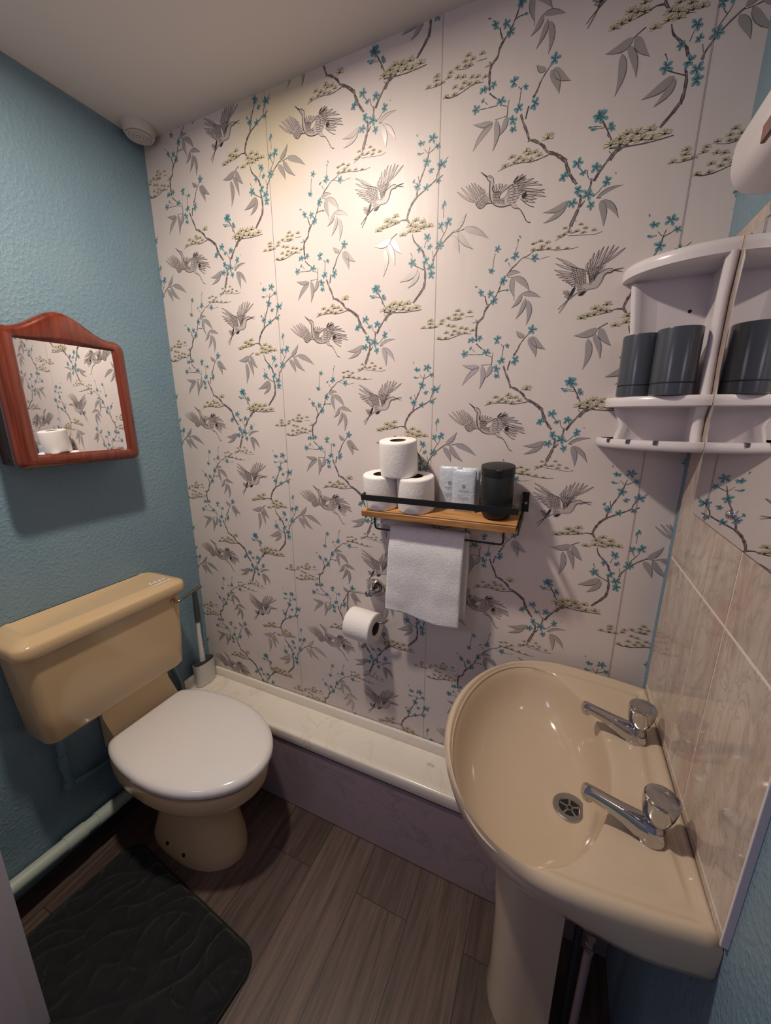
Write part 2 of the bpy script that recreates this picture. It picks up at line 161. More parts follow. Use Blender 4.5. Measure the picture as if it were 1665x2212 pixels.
mg2 = N(m, 'ShaderNodeMapping'); mg2.inputs['Scale'].default_value = (210, 6, 1); lk(m, off.outputs[0], mg2.inputs['Vector'])
n2 = noise(m, mg2.outputs[0], 1, 3, .6)
c1 = ramp(m, n1, [(.3, srgb(56, 44, 41)), (.48, srgb(90, 73, 67)), (.7, srgb(116, 97, 87))])
c2 = mix(m, .4, c1, ramp(m, n2, [(.3, srgb(54, 43, 40)), (.7, srgb(122, 101, 92))]))
tone = ramp(m, br.outputs['Color'], [(0., .66), (1., 1.12)])
c3 = mix(m, 1., c2, tone, 'MULTIPLY')
setc(m, mix(m, br.outputs['Fac'], c3, srgb(36, 28, 26)))
bump(m, n2, .08, .002)
# marble boards
def marble(name, base, vein, vs, rough):
    m = mat(name, base, rough, spec=.5)
    v = coords(m, (1, 1, 1.4)); a = noise(m, v, vs, 6, .6, 1.4)
    f = ramp(m, a, [(.47, 0.), (.497, 1.), (.503, 1.), (.53, 0.)])
    b2 = ramp(m, noise(m, coords(m, (1.3, 1, 1), (0, 0, .4), (4, 2, 1)), vs*.5, 3), [(.4, 0.), (.7, .6)])
    fm = N(m, 'ShaderNodeMath', operation='MULTIPLY'); lk(m, f, fm.inputs[0]); lk(m, b2, fm.inputs[1])
    setc(m, mix(m, fm.outputs[0], base, vein)); return m
M['marblew'] = marble('cream marble board', srgb(232, 224, 212), srgb(206, 186, 150), 5, .2)
M['marblep'] = marble('veined panel board', srgb(162, 144, 150), srgb(116, 100, 112), 6, .35)
# beige marble tile
m = M['tile'] = mat('beige marble tile', srgb(205, 186, 172), .08, spec=.6)
v = coords(m, (1, 2.2, .8), (.35, 0, 0)); a = noise(m, v, 4.5, 4, .55, 1.2); b_ = noise(m, coords(m, (1, 2.6, .8), (.5, 0, 0), (3, 1, 2)), 4, 4, .55, 1.4)
c = ramp(m, a, [(.3, srgb(160, 144, 134)), (.5, srgb(188, 172, 160)), (.7, srgb(204, 190, 178))])
c = mix(m, ramp(m, b_, [(.5, 0.), (.66, .6)]), c, srgb(178, 146, 132))
c = mix(m, ramp(m, noise(m, coords(m, (1, 2, 1), (.9, 0, 0), (5, 5, 5)), 7, 6, .62, 2.2), [(.46, 0.), (.5, .38), (.54, 0.)]), c, srgb(132, 112, 102))
c = mix(m, ramp(m, noise(m, coords(m, (1, 2.4, .7), (.6, 0, 0), (8, 2, 1)), 6, 3, .5, 1), [(.55, 0.), (.75, .5)]), c, srgb(132, 116, 108))
setc(m, c)
M['grout'] = mat('pale grout', srgb(226, 212, 200), .5)

# ------------------------------------------------------------------ mesh helpers
WL = {}
class MB:
    def __init__(s): s.v = []; s.f = []; s.mi = []
    def add(s, vs, fs, mi=0):
        o = len(s.v); s.v += [tuple(p) for p in vs]
        for f in fs: s.f.append([i+o for i in f]); s.mi.append(mi)
        return s
    def loft(s, secs, cap0=True, cap1=True, mi=0, closed=True):
        n = len(secs[0]); vs = [p for q in secs for p in q]; fs = []
        for k in range(len(secs)-1):
            for i in range(n if closed else n-1):
                j = (i+1) % n
                fs.append([k*n+i, k*n+j, (k+1)*n+j, (k+1)*n+i])
        if cap0: fs.append(list(range(n))[::-1])
        if cap1: fs.append([(len(secs)-1)*n+i for i in range(n)])
        return s.add(vs, fs, mi)
    def box(s, x0, x1, y0, y1, z0, z1, bev=0., seg=2, mi=0):
        bm = bmesh.new(); bmesh.ops.create_cube(bm, size=1)
        for q in bm.verts: q.co = ((x0+x1)/2+q.co.x*(x1-x0), (y0+y1)/2+q.co.y*(y1-y0), (z0+z1)/2+q.co.z*(z1-z0))
        if bev: bmesh.ops.bevel(bm, geom=bm.edges[:], offset=bev, segments=seg, affect='EDGES', profile=.5)
        bm.verts.index_update()
        s.add([q.co[:] for q in bm.verts], [[q.index for q in f.verts] for f in bm.faces], mi); bm.free(); return s
    def lathe(s, prof, c=(0, 0, 0), n=40, axis='Z', cap0=True, cap1=True, mi=0, M4=None):
        secs = []
        for r, h in prof:
            ring = []
            for i in range(n):
                a = 2*PI*i/n; p = Vector((r*math.cos(a), r*math.sin(a), h))
                if axis == 'X': p = Vector((p.z, p.x, p.y))
                elif axis == 'Y': p = Vector((p.x, p.z, p.y))
                if M4 is not None: p = M4 @ p
                ring.append(tuple(p+Vector(c)))
            secs.append(ring)
        return s.loft(secs, cap0, cap1, mi)
    def tube(s, path, r, n=12, smooth=0, mi=0, caps=True):
        P = [Vector(p) for p in path]
        rr = r if isinstance(r, (list, tuple)) else [r]*len(P)
        if smooth: P, rr = crv(P, rr, smooth)
        secs = []; up = None
        for i, p in enumerate(P):
            t = (P[min(i+1, len(P)-1)]-P[max(i-1, 0)]).normalized()
            if up is None:
                up = Vector((0, 0, 1)) if abs(t.z) < .9 else Vector((1, 0, 0))
            u = (up-t*up.dot(t)).normalized(); w = t.cross(u); up = u
            secs.append([tuple(p+(u*math.cos(2*PI*k/n)+w*math.sin(2*PI*k/n))*rr[i]) for k in range(n)])
        return s.loft(secs, caps, caps, mi)

def crv(P, R, k):
    O = []; Q = []
    for i in range(len(P)-1):
        a = P[max(i-1, 0)]; b = P[i]; c = P[i+1]; d = P[min(i+2, len(P)-1)]
        for j in range(k):
            t = j/k; t2 = t*t; t3 = t2*t
            O.append(.5*((2*b)+(c-a)*t+(2*a-5*b+4*c-d)*t2+(3*b-a-3*c+d)*t3)); Q.append(R[i]*(1-t)+R[i+1]*t)
    O.append(P[-1]); Q.append(R[-1]); return O, Q

def fillet(P, r, k=6):
    P = [Vector(p) for p in P]; O = [P[0]]
    for i in range(1, len(P)-1):
        a = (P[i-1]-P[i]); b = (P[i+1]-P[i]); ra = min(r, a.length*.49, b.length*.49)
        A = P[i]+a.normalized()*ra; B = P[i]+b.normalized()*ra
        for j in range(k+1):
            t = j/k; O.append(A*(1-t)**2+P[i]*2*t*(1-t)+B*t*t)
    O.append(P[-1]); return O

def part(name, mb, ms, parent=None, smooth=True, ang=38, normals=True):
    me = bpy.data.meshes.new(name)
    off = WL.get(parent, Vector((0, 0, 0)))
    me.from_pydata([tuple(Vector(p)-off) for p in mb.v], [], mb.f)
    for x in (ms if isinstance(ms, (list, tuple)) else [ms]): me.materials.append(x)
    me.polygons.foreach_set('material_index', mb.mi)
    if normals:
        bm = bmesh.new(); bm.from_mesh(me); bmesh.ops.recalc_face_normals(bm, faces=bm.faces[:]); bm.to_mesh(me); bm.free()
    if smooth:
        me.polygons.foreach_set('use_smooth', [True]*len(me.polygons)); me.set_sharp_from_angle(angle=math.radians(ang))
    me.update()
    o = bpy.data.objects.new(name, me); COL.objects.link(o)
    if parent: o.parent = parent
    WL[o] = off
    return o

def tag(o, label, cat, group=None):
    o['label'] = label; o['category'] = cat
    if group: o['group'] = group
    return o
def thing(name, label, cat, loc, group=None):
    o = bpy.data.objects.new(name, None); COL.objects.link(o); o.location = loc; WL[o] = Vector(loc); o.empty_display_size = .05
    return tag(o, label, cat, group)
def struct(name, mb, ms, smooth=False, **k):
    o = part(name, mb, ms, None, smooth, **k); o['kind'] = 'structure'; return o
def dup(root, loc, label, rot=None):
    r = root.copy(); COL.objects.link(r); r.location = loc; r['label'] = label
    if rot: r.rotation_euler = rot
    for ch in list(root.children):
        c = ch.copy(); COL.objects.link(c); c.parent = r
        for g in ch.children:
            d = g.copy(); COL.objects.link(d); d.parent = c
    return r
def rrect(x0, x1, y0, y1, r, z, n=6):
    o = []
    for cx, cy, a0 in ((x1-r, y1-r, 0), (x0+r, y1-r, 90), (x0+r, y0+r, 180), (x1-r, y0+r, 270)):
        for k in range(n+1):
            a = math.radians(a0+90*k/n); o.append((cx+r*math.cos(a), cy+r*math.sin(a), z))
    return o
# ------------------------------------------------------------------ wallpaper print
D = json.loads(PAPER)
PX, PZ = .529, .535
W0, W1, Z0, Z1 = .0, 1.662, .385, 2.42
MS = ['paper', 'branch', 'branchlite', 'teal', 'tealdk', 'leaf', 'leafdk', 'needle', 'ink', 'crane', 'craneline', 'seam']
MI = {k: i for i, k in enumerate(MS)}
prims = []        # (layer, material, polygon) in wall coordinates
def poly(layer, m, pts): prims.append((layer+.9*(len(prims) % 997)/997, MI[m], pts))
def lens(a, b, w, bend=0., k=5, lf=False):
    a = Vector(a); b = Vector(b); d = b-a; L = d.length or 1e-6; n = Vector((-d.y, d.x))/L
    top = []; bot = []
    for i in range(k+1):
        t = i/k; ww = w*.5*(math.sin(PI*t**1.45)**.7 if lf == 2 else 2.9*t**.62*(1-t)**1.25 if lf else math.sin(PI*t**.8)**.85) if 0 < t < 1 else 0
        c = a+d*t+n*bend*L*math.sin(PI*t)
        top.append(c+n*ww); bot.append(c-n*ww)
    return top, bot
def lenspoly(layer, m, a, b, w, bend=0., k=5, lf=False):
    t, o = lens(a, b, w, bend, k, lf)
    poly(layer, m, [t[0]]+t[1:-1]+[t[-1]]+o[1:-1][::-1])
def ribbon(layer, m, P, W, jit=0., sub=4, dash=False):
    P = [Vector(p) for p in P]
    if sub > 1 and len(P) > 1: P, W = crv(P, W, sub)
    L = []; R_ = []
    for i, p in enumerate(P):
        t = P[min(i+1, len(P)-1)]-P[max(i-1, 0)]; l = t.length or 1e-6; n = Vector((-t.y, t.x))/l
        w = W[i]*.5*(1+random.uniform(-jit, jit)*1.3)
        c = p+n*random.uniform(-jit, jit)*W[i]*.3
        L.append(c+n*w); R_.append(c-n*w)
    for i in range(len(P)-1):
        if dash and random.random() < .35: continue
        poly(layer, m, [L[i], L[i+1], R_[i+1], R_[i]])
sc = 1e-4
for b in D['B']:
    w0, w1 = b[0]*sc, b[1]*sc; P = [(b[i]*sc, b[i+1]*sc) for i in range(2, len(b), 2)]
    n = len(P); W = [w0+(w1-w0)*i/(n-1) for i in range(n)]
    thick = max(w0, w1) > .0032
    W = [max(x, .0009)*1.12 for x in W]
    ribbon(1, 'branch', P, W, .22)
    if thick: ribbon(2, 'branchlite', P, [x*.42 for x in W], .5, 5, True)
for x, y, s in D['F']:
    c = Vector((x*sc, y*sc)); r = s*sc*.6; a0 = random.uniform(0, 6.28); sq = random.uniform(.72, 1.); sa = random.uniform(0, PI)
    for k in range(5):
        a = a0+k*2*PI/5+random.uniform(-.18, .18); rr = r*random.uniform(.85, 1.08)
        d = Vector((math.cos(a), math.sin(a)))
        ax = Vector((math.cos(sa), math.sin(sa))); d = d-ax*(d.dot(ax))*(1-sq)
        lenspoly(3, 'teal', c+d*r*.08, c+d*rr, r*.5, random.uniform(-.06, .06), 6, 2)
        lenspoly(4, 'tealdk', c, c+d*rr*.72, r*.16, 0, 3)
for x, y, a, l in D['K']:
    c = Vector((x*sc, y*sc)); d = Vector((math.cos(math.radians(a)), -math.sin(math.radians(a))))*l*sc*.5
    lenspoly(3, 'teal', c-d, c+d, l*sc*.42); lenspoly(4, 'tealdk', c-d*.9, c+d*.4, l*sc*.12, 0, 3)
for x, y, x2, y2, w in D['L']:
    a = Vector((x*sc, y*sc)); b = Vector((x2*sc, y2*sc)); bd = random.choice((-.07, .06, .09))
    lenspoly(2, 'leaf', a, b, w*sc*1.12, bd, 10, True)
    t, o = lens(a, b, w*sc*1.12, bd, 10, True)
    ribbon(3, 'leafdk', t if bd > 0 else o, [.0003+.0007*math.sin(PI*i/10) for i in range(11)], .3, 1)
for x, y, s in D['T']:
    c = Vector((x*sc, y*sc)); r = s*sc*.86
    for k in range(15):
        a = math.radians(-8+196*k/14+random.uniform(-6, 6)); rr = r*random.uniform(.75, 1.1)*(.62+.38*abs(math.cos(a)))
        d = Vector((math.cos(a), math.sin(a)))
        lenspoly(3, 'needle', c, c+d*rr, r*.15, random.uniform(-.1, .1), 3)
        if k % 2 == 0: lenspoly(4, 'branchlite' if k % 4 else 'ink', c, c+d*rr*.92, r*.06, random.uniform(-.1, .1), 3)
    lenspoly(5, 'ink', c+Vector((-r*.2, -r*.05)), c+Vector((r*.2, r*.05)), r*.22, 0, 4)
for q in D['C3']:
    P = [Vector((q[i]*sc, q[i+1]*sc, 0)) for i in range(1, len(q), 2)]
    for t in tessellate_polygon([P]):
        tri = [P[i] if not isinstance(i, Vector) else i for i in t]
        poly(1 if q[0] == 0 else 4, 'crane' if q[0] == 0 else 'paper', [Vector((p.x, p.y)) for p in tri])
for dk, w, x, y, x2, y2 in D['C1']:
    a = Vector((x*sc, y*sc)); b = Vector((x2*sc, y2*sc)); w = w*sc; bd = random.uniform(-.05, .05)
    if dk == 2:
        lenspoly(5, 'ink', a, b, w, bd, 5); continue
    if dk == 1: lenspoly(2, 'crane', a, b, w, bd, 6)
    k = 6 if dk == 1 else 4
    t, o = lens(a, b, w, bd, k); lw = .00062 if dk == 1 else .0005
    ribbon(3, 'craneline', t, [lw]*(k+1), 0, 1); ribbon(3, 'craneline', o, [lw]*(k+1), 0, 1)
for q in D['C2']:
    P = [(q[i]*sc, q[i+1]*sc) for i in range(2, len(q), 2)]; n = len(P)
    ribbon(5, 'ink', P, [max(.0008, (q[0]+(q[1]-q[0])*i/(n-1))*sc) for i in range(n)], 0, 4)

def clip(P):
    for ax, lim, sg in ((0, W0+.001, 1), (0, W1-.001, -1), (1, Z0, 1), (1, Z1-.001, -1)):
        O = []
        for i in range(len(P)):
            a = P[i-1]; b = P[i]; da = (a[ax]-lim)*sg; db = (b[ax]-lim)*sg
            if (da >= 0) != (db >= 0):
                t = da/(da-db); O.append((a[0]+(b[0]-a[0])*t, a[1]+(b[1]-a[1])*t))
            if db >= 0: O.append(b)
        P = O
        if len(P) < 3: return None
    return P
wb = MB()
wb.add([(x, y, z) for y in (0, .02) for x, z in ((-.07, -.02), (1.68, -.02), (1.68, 2.44), (-.07, 2.44))], [[0, 1, 2, 3], [7, 6, 5, 4], [0, 4, 5, 1], [2, 6, 7, 3], [1, 5, 6, 2], [0, 3, 7, 4]], 0)
def decal(lay, mi, P):
    y = -.00022*lay
    ar = sum(P[i-1][0]*P[i][1]-P[i][0]*P[i-1][1] for i in range(len(P)))
    if ar < 0: P = P[::-1]
    wb.add([(p[0], y, p[1]) for p in P], [list(range(len(P)))], mi)
bbs = []
for lay, mi, P in prims:
    xs = [p[0] for p in P]; ys = [p[1] for p in P]; bbs.append((min(xs), max(xs), min(ys), max(ys)))
for i in range(-4, 5):
    for j in range(-8, 9):
        ox = i*PX; oz = j*PZ+(PZ/2 if i % 2 else 0)
        for (lay, mi, P), (a, b, c, d) in zip(prims, bbs):
            if b+ox < W0+.001 or a+ox > W1-.001 or d+oz < Z0 or c+oz > Z1: continue
            Q = [(p[0]+ox, p[1]+oz) for p in P]
            if a+ox < W0+.001 or b+ox > W1-.001 or c+oz < Z0 or d+oz > Z1-.001: Q = clip(Q)
            if Q: decal(lay, mi, Q)
for sx, wd in ((.5225, .0008), (1.0486, .0008), (1.580, .0013)):
    decal(7, MI['seam'], [(sx-wd/2, Z0), (sx+wd/2, Z0), (sx+wd/2, Z1), (sx-wd/2, Z1)])
wall_back = struct('wall_back', wb, [M[k] for k in MS], False, normals=False)
wall_back['label'] = 'back wall papered with cranes, blossom branches and grey leaves'

# ------------------------------------------------------------------ room shell
b = MB(); b.add([(-.08, .02, 0), (1.70, .02, 0), (1.70, -1.35, 0), (-.08, -1.35, 0)], [[0, 3, 2, 1]]); struct('floor', b, M['floor'])
b = MB(); b.box(-.08, 1.72, -1.35, .03, 2.42, 2.46); struct('ceiling', b, M['ceil'])
b = MB(); pr = [(0, .078), (0, 2.43), (-.09, 2.43), (-.09, -.02), (-.062, -.02), (-.062, .078)]
b.loft([[(x, y, z) for x, z in pr] for y in (-1.35, .02)]); struct('wall_left', b, M['blue'])
b = MB(); b.box(1.662, 1.75, -1.35, .02, -.02, 2.43); struct('wall_right', b, M['blue'])
b = MB(); b.box(-.05, .335, -.96, -.885, 0, 2.42); struct('wall_front', b, M['lilacgloss'])
# door lining beside the camera
b = MB()
for x0, x1, y0, y1 in ((.33, .362, -.965, -.872), (.362, .378, -.965, -.905)):
    b.loft([[(x0+k, y0, z), (x1+k, y0, z), (x1+k, y1, z), (x0+k, y1, z)] for z, k in ((0, -.012), (2.1, .13))])
struct('door_1', b, M['lilacgloss'])
# tiled splashback
b = MB(); TY0, TY1, TX = -.593, -.06, 1.654
ys = [TY0, -.396, -.290, TY1]; zs = [.846, .862, 1.206, 1.545, 1.847]; g = .0022
b.box(TX+.001, 1.6625, TY0, TY1, 0.8455, 1.847, 0, mi=1)
for i in range(3):
    for j in range(4):
        b.box(TX, TX+.004, ys[i]+g*(i > 0), ys[i+1]-g*(i < 2), zs[j]+(g if j else 0), zs[j+1]-g*(j < 3), .0006, 1, mi=0)
struct('wall_tiles', b, [M['tile'], M['grout']])
b = MB(); b.box(TX-.0015, 1.662, TY0-.004, TY0, .8455, 1.85, .001); struct('trim_1', b, M['lilacgloss'])

# ------------------------------------------------------------------ boxed ledge
led = thing('boxed_ledge', 'low cream marble ledge with lilac panel along the papered wall', 'ledge', (.83, -.07, 0))
b = MB(); pr = [(-.0024, .397), (-.013, .397), (-.015, .394), (-.016, .3605), (-.020, .359), (-.122, .358), (-.126, .3595), (-.143, .3595), (-.149, .357), (-.151, .351), (-.151, .318), (-.149, .314), (-.138, .314), (-.130, .33), (-.0024, .33)]
b.loft([[(x, y, z) for y, z in pr] for x in (.001, 1.661)]); 
b.box(.0005, .013, -.15, -.0035, .33, .402, .003)
part('ledge_top', b, M['marblew'], led, ang=50)
b = MB(); b.box(.001, 1.661, -.145, -.130, .004, .325); part('front_panel', b, M['marblep'], led, False)
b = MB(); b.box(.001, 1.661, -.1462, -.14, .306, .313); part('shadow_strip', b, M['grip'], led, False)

b = MB()
for cx_, r_, a0, a1 in ((1.092, .006, 20, 330), (1.106, .005, 200, 520), (1.099, .010, 60, 150)):
    for k in range(14):
        t0, t1 = math.radians(a0+(a1-a0)*k/14), math.radians(a0+(a1-a0)*(k+1)/14)
        b.add([(cx_+r*math.cos(t), -.064+r*math.sin(t)*.7, .3592) for r, t in ((r_, t0), (r_, t1), (r_-.0012, t1), (r_-.0012, t0))], [[0, 1, 2, 3]])
part('stamped_mark', b, M['grip'], led, False)

# ------------------------------------------------------------------ toilet
YC = -.372
def dee(xr, xf, hw, rw, z, xm=.33, yc=YC, n=22, m_=10, e=6):
    o = []
    for k in range(n+1):
        t = PI*k/n; o.append((xm+(xf-xm)*math.sin(t), yc+hw*math.cos(t), z))
    for k in range(1, m_+1):
        s = PI/2*k/m_; o.append((xm-(xm-xr)*math.sin(s), yc-(rw+(hw-rw)*math.cos(s)), z))
    for k in range(1, e):
        o.append((xr, yc-rw+2*rw*k/e, z))
    for k in range(m_, 0, -1):
        s = PI/2*k/m_; o.append((xm-(xm-xr)*math.sin(s), yc+(rw+(hw-rw)*math.cos(s)), z))
    return o
toi = thing('toilet', 'champagne toilet with white lid and wide low cistern against the blue wall', 'toilet', (.35, YC, 0))
b = MB()
pan = [dee(.17, .508, .106, .085, 0), dee(.168, .508, .106, .085, .025), dee(.17, .500, .104, .082, .045, .35), dee(.175, .475, .094, .066, .09, .38), dee(.18, .452, .083, .05, .14, .38), dee(.18, .436, .072, .045, .19, .36), dee(.165, .440, .074, .05, .225, .34),
       dee(.145, .475, .098, .06, .258), dee(.12, .53, .130, .08, .29), dee(.10, .572, .152, .095, .315), dee(.094, .590, .162, .10, .330), dee(.09, .598, .166, .105, .337), dee(.085, .612, .175, .11, .341), dee(.08, .621, .181, .112, .353), dee(.078, .623, .182, .115, .392), dee(.08, .619, .18, .115, .402)]
b.loft(pan)
panobj = part('pan', b, M['cream'], toi, ang=40)
bv = BVHTree.FromPolygons([Vector(p) for p in b.v], b.f)
for hxx, hz_ in ((.265, .05), (.350, .05)):
    loc, nor, i, d = bv.ray_cast(Vector((hxx, -.7, hz_)), Vector((0, 1, 0)))
    q = nor.to_track_quat('Z', 'Y').to_matrix().to_4x4(); q.translation = loc
    h = MB(); h.lathe([(.0062, -.004), (.0062, .0006)], n=16, M4=q); part('screw_hole', h, M['dark'], toi)
YL_ = -.363
b = MB(); b.loft([dee(.094, .615, .177, .106, .403, yc=YL_), dee(.090, .621, .182, .110, .406, yc=YL_), dee(.091, .62, .181, .110, .414, yc=YL_)])
part('seat', b, M['white'], toi, ang=45)
b = MB()
L = [dee(x0, x1, w, r, z, yc=YL_) for x0, x1, w, r, z in ((.092, .620, .182, .110, .415), (.086, .632, .192, .116, .418), (.082, .637, .196, .119, .425), (.082, .637, .196, .120, .437), (.086, .633, .193, .118, .445), (.093, .624, .185, .113, .4505), (.106, .608, .172, .105, .4535), (.15, .53, .115, .07, .4555), (.25, .42, .05, .03, .4565))]
b.loft(L); part('lid', b, M['white'], toi, ang=60)
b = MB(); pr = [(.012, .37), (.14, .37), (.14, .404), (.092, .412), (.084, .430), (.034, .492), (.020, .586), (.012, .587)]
b.loft([[(x, y, z) for x, z in pr] for y in (-.478, -.474, -.232, -.228)]); part('rear_shelf', b, M['creamlit'], toi, ang=40)
# cistern
b = MB()
cs = []
for z, x1, y0, y1, r in ((.586, .124, -.655, -.234, .028), (.590, .136, -.664, -.225, .030), (.602, .144, -.670, -.218, .030), (.70, .150, -.677, -.213, .030), (.90, .160, -.688, -.206, .030)):
    cs.append(rrect(.001, x1, y0, y1, r, z))
b.loft(cs); cis = part('cistern', b, M['cream'], toi, ang=40)
b = MB(); cs = []
for z, x1, y0, y1, r in ((.892, .168, -.694, -.200, .030), (.893, .174, -.700, -.194, .033), (.899, .177, -.703, -.191, .035), (.924, .177, -.703, -.191, .035), (.929, .174, -.700, -.194, .034), (.933, .169, -.695, -.199, .032), (.943, .146, -.672, -.221, .026), (.9445, .140, -.666, -.227, .024), (.944, .132, -.658, -.235, .02), (.943, .127, -.653, -.240, .018)):
    cs.append(rrect(.001, x1, y0, y1, r, z))
b.loft(cs); cl = part('cistern_lid', b, M['cream'], toi, ang=50)
b = MB(); b.box(.112, .150, -.296, -.236, .9425, .9436, 0, mi=0)
for k in range(9):
    y = -.292+k*.006
    b.box(.122+.004*(k % 3), .142, y, y+.0028, .9436, .9439, 0, mi=1)
for k in range(3): b.box(.116, .119, -.29+k*.018, -.278+k*.018, .9436, .9439, 0, mi=1)
lb = part('sticker', b, [M['label'], M['steel']], cl, False); lb['label'] = 'small white printed sticker'
b = MB(); b.lathe([(.0125, 0), (.0125, .003), (.009, .008), (.006, .012), (.006, .02)], (.156, -.246, .862), 24, 'X')
fl_ = part('flush_lever', b, M['gold'], toi)
b = MB(); b.tube([(.172, -.246, .862), (.180, -.236, .864), (.184, -.20, .873), (.188, -.16, .883), (.189, -.146, .886)], [.0045, .0045, .004, .005, .0048], 10, 3); part('lever_arm', b, M['bronze'], fl_)
b = MB(); b.tube(fillet([(.10, YC, .20), (-.02, YC, .19)], .02), .05, 20); part('soil_outlet', b, M['card'], toi)

# pipes on the left wall
p = MB(); p.tube(fillet([(.028, -.606, .592), (.028, -.606, .335), (.024, -.52, .315), (.022, -.40, .31)], .03), .011, 14)
p.lathe([(.0145, 0), (.0145, .05)], (.028, -.606, .41), 16); p.lathe([(.015, -.012), (.016, 0), (.015, .012)], (.027, -.606, .345), 16)
o = part('overflow_pipe', p, M['bluegloss']); tag(o, 'thin blue painted pipe bending under the cistern', 'pipe')
p = MB(); p.tube([(.03, -1.0, .165), (.03, -.46, .128), (.03, -.16, .108)], .0215, 20)
for y in (-.655, -.56):
    z = .128+(.46+y)*-.0685
    p.tube([(.03, y, z), (.03, y+.06, z-.004)], .0245, 20)
o = part('waste_pipe', p, M['pipew']); tag(o, 'off white waste pipe low along the blue wall behind the toilet', 'pipe')
p = MB(); p.tube(fillet([(.02, -.196, .60), (.02, -.19, .50), (.02, -.17, .42), (.02, -.172, .30), (.02, -.18, .02)], .03), .009, 12)
o = part('supply_pipe', p, M['bluegloss']); tag(o, 'slim blue painted pipe between cistern and marble ledge', 'pipe')

# toilet brush in its slim holder
hb = thing('toilet_brush_holder', 'slim oval white holder standing on the ledge in the corner', 'brush holder', (.0425, -.068, .3592))
def oval(rx, ry, z, cx=.0425, cy=-.068, n=36): return [(cx+rx*math.copysign(abs(math.cos(2*PI*k/n))**.8, math.cos(2*PI*k/n)), cy+ry*math.copysign(abs(math.sin(2*PI*k/n))**.8, math.sin(2*PI*k/n)), z) for k in range(n)]
b = MB(); b.loft([oval(.022, .044, .3594), oval(.026, .048, .3614), oval(.0265, .049, .40), oval(.0275, .050, .465)]); part('cup', b, M['brushw'], hb)
b = MB(); b.loft([oval(.0262, .0487, .4652), oval(.0262, .0487, .4662)]); part('liner', b, M['grip'], hb)
tb = thing('toilet_brush', 'toilet brush with dark grey grip upright in the oval holder', 'brush', (.0415, -.070, .467))
b = MB(); b.tube([(.0415, -.070, .467), (.038, -.068, .56), (.037, -.065, .655)], [.0125, .0095, .0075], 14, 3); part('shaft', b, M['brushw'], tb)
b = MB(); b.tube([(.037, -.065, .655), (.036, -.063, .72), (.034, -.060, .802)], [.0105, .0115, .0095], 14, 3); part('grip', b, M['grip'], tb)

# ------------------------------------------------------------------ bath mat
bm_ = thing('bath_mat', 'black plush bath mat with rounded corners on the wood floor', 'bath mat', (.43, -.78, 0))
b = MB(); c0 = Vector((.115, -.493, 0)); ex = Vector((.995, -.098, 0)).normalized(); ey = Vector((-.098, -.995, 0)).normalized(); LX, LY = .635, .44
from mathutils import noise as NZ
NX, NY = 150, 108; rad = .055
def inside(u, v):
    dx = max(rad-u, u-(LX-rad), 0); dy = max(rad-v, v-(LY-rad), 0); return math.hypot(dx, dy) <= rad or (dx == 0 or dy == 0)
def sq2r(u, v):   # pull the corners of the grid onto the rounded outline
    cx = min(max(u, rad), LX-rad); cy = min(max(v, rad), LY-rad); dx, dy = u-cx, v-cy
    if dx and dy:
        mx = max(abs(dx), abs(dy)); d = math.hypot(dx, dy); return cx+dx*mx/d, cy+dy*mx/d
    return u, v
vs = []
for j in range(NY+1):
    for i in range(NX+1):
        u0, v0 = LX*i/NX, LY*j/NY; u, v = sq2r(u0, v0)
        e = min(u0, LX-u0, v0, LY-v0)
        U_ = u*.86+v*.5; V_ = -u*.5+v*.86
        wx = NZ.noise(Vector((u*7, v*7, 3)))*.035; wy = NZ.noise(Vector((u*7, v*7, 8)))*.035
        n1 = abs(NZ.noise(Vector(((U_+wx)*17, (V_+wy)*6.5, 0)))); n2 = abs(NZ.noise(Vector(((U_+wy)*9, (V_+wx)*15, 4))))
        h = .011+.020*min(1, (2.6*n1)**.55, .25+(3*n2)**.6)+.0012*NZ.noise(Vector((u*150, v*150, 0)))
        h = .003+(h-.003)*min(1, e/.016)**.5
        p_ = c0+ex*u+ey*v; vs.append((p_.x, p_.y, h))
b.add(vs, [[j*(NX+1)+i, j*(NX+1)+i+1, (j+1)*(NX+1)+i+1, (j+1)*(NX+1)+i] for j in range(NY) for i in range(NX)])
part('pile', b, M['plush'], bm_, ang=80)
b = MB(); ring = []
for k in range(4):
    cx, cy, a0 = ((LX-rad, LY-rad, 0), (rad, LY-rad, 90), (rad, rad, 180), (LX-rad, rad, 270))[k]
    for q in range(9):
        a = math.radians(a0+90*q/8); ring.append((cx+rad*math.cos(a), cy+rad*math.sin(a)))
secs = []
for q in range(len(ring)+1):
    u, v = ring[q % len(ring)]; cu, cv = LX/2, LY/2
    cx = min(max(u, rad), LX-rad); cy = min(max(v, rad), LY-rad); nn_ = Vector((u-cx, v-cy)); nn_.normalize()
    s = []
    for k in range(8):
        a = 2*PI*k/8; uu = u+nn_.x*.005*math.cos(a); vv_ = v+nn_.y*.005*math.cos(a); p_ = c0+ex*uu+ey*vv_; s.append((p_.x, p_.y, .0055+.005*math.sin(a)))
    secs.append(s)
b.loft(secs, False, False); part('hem', b, M['hem'], bm_)
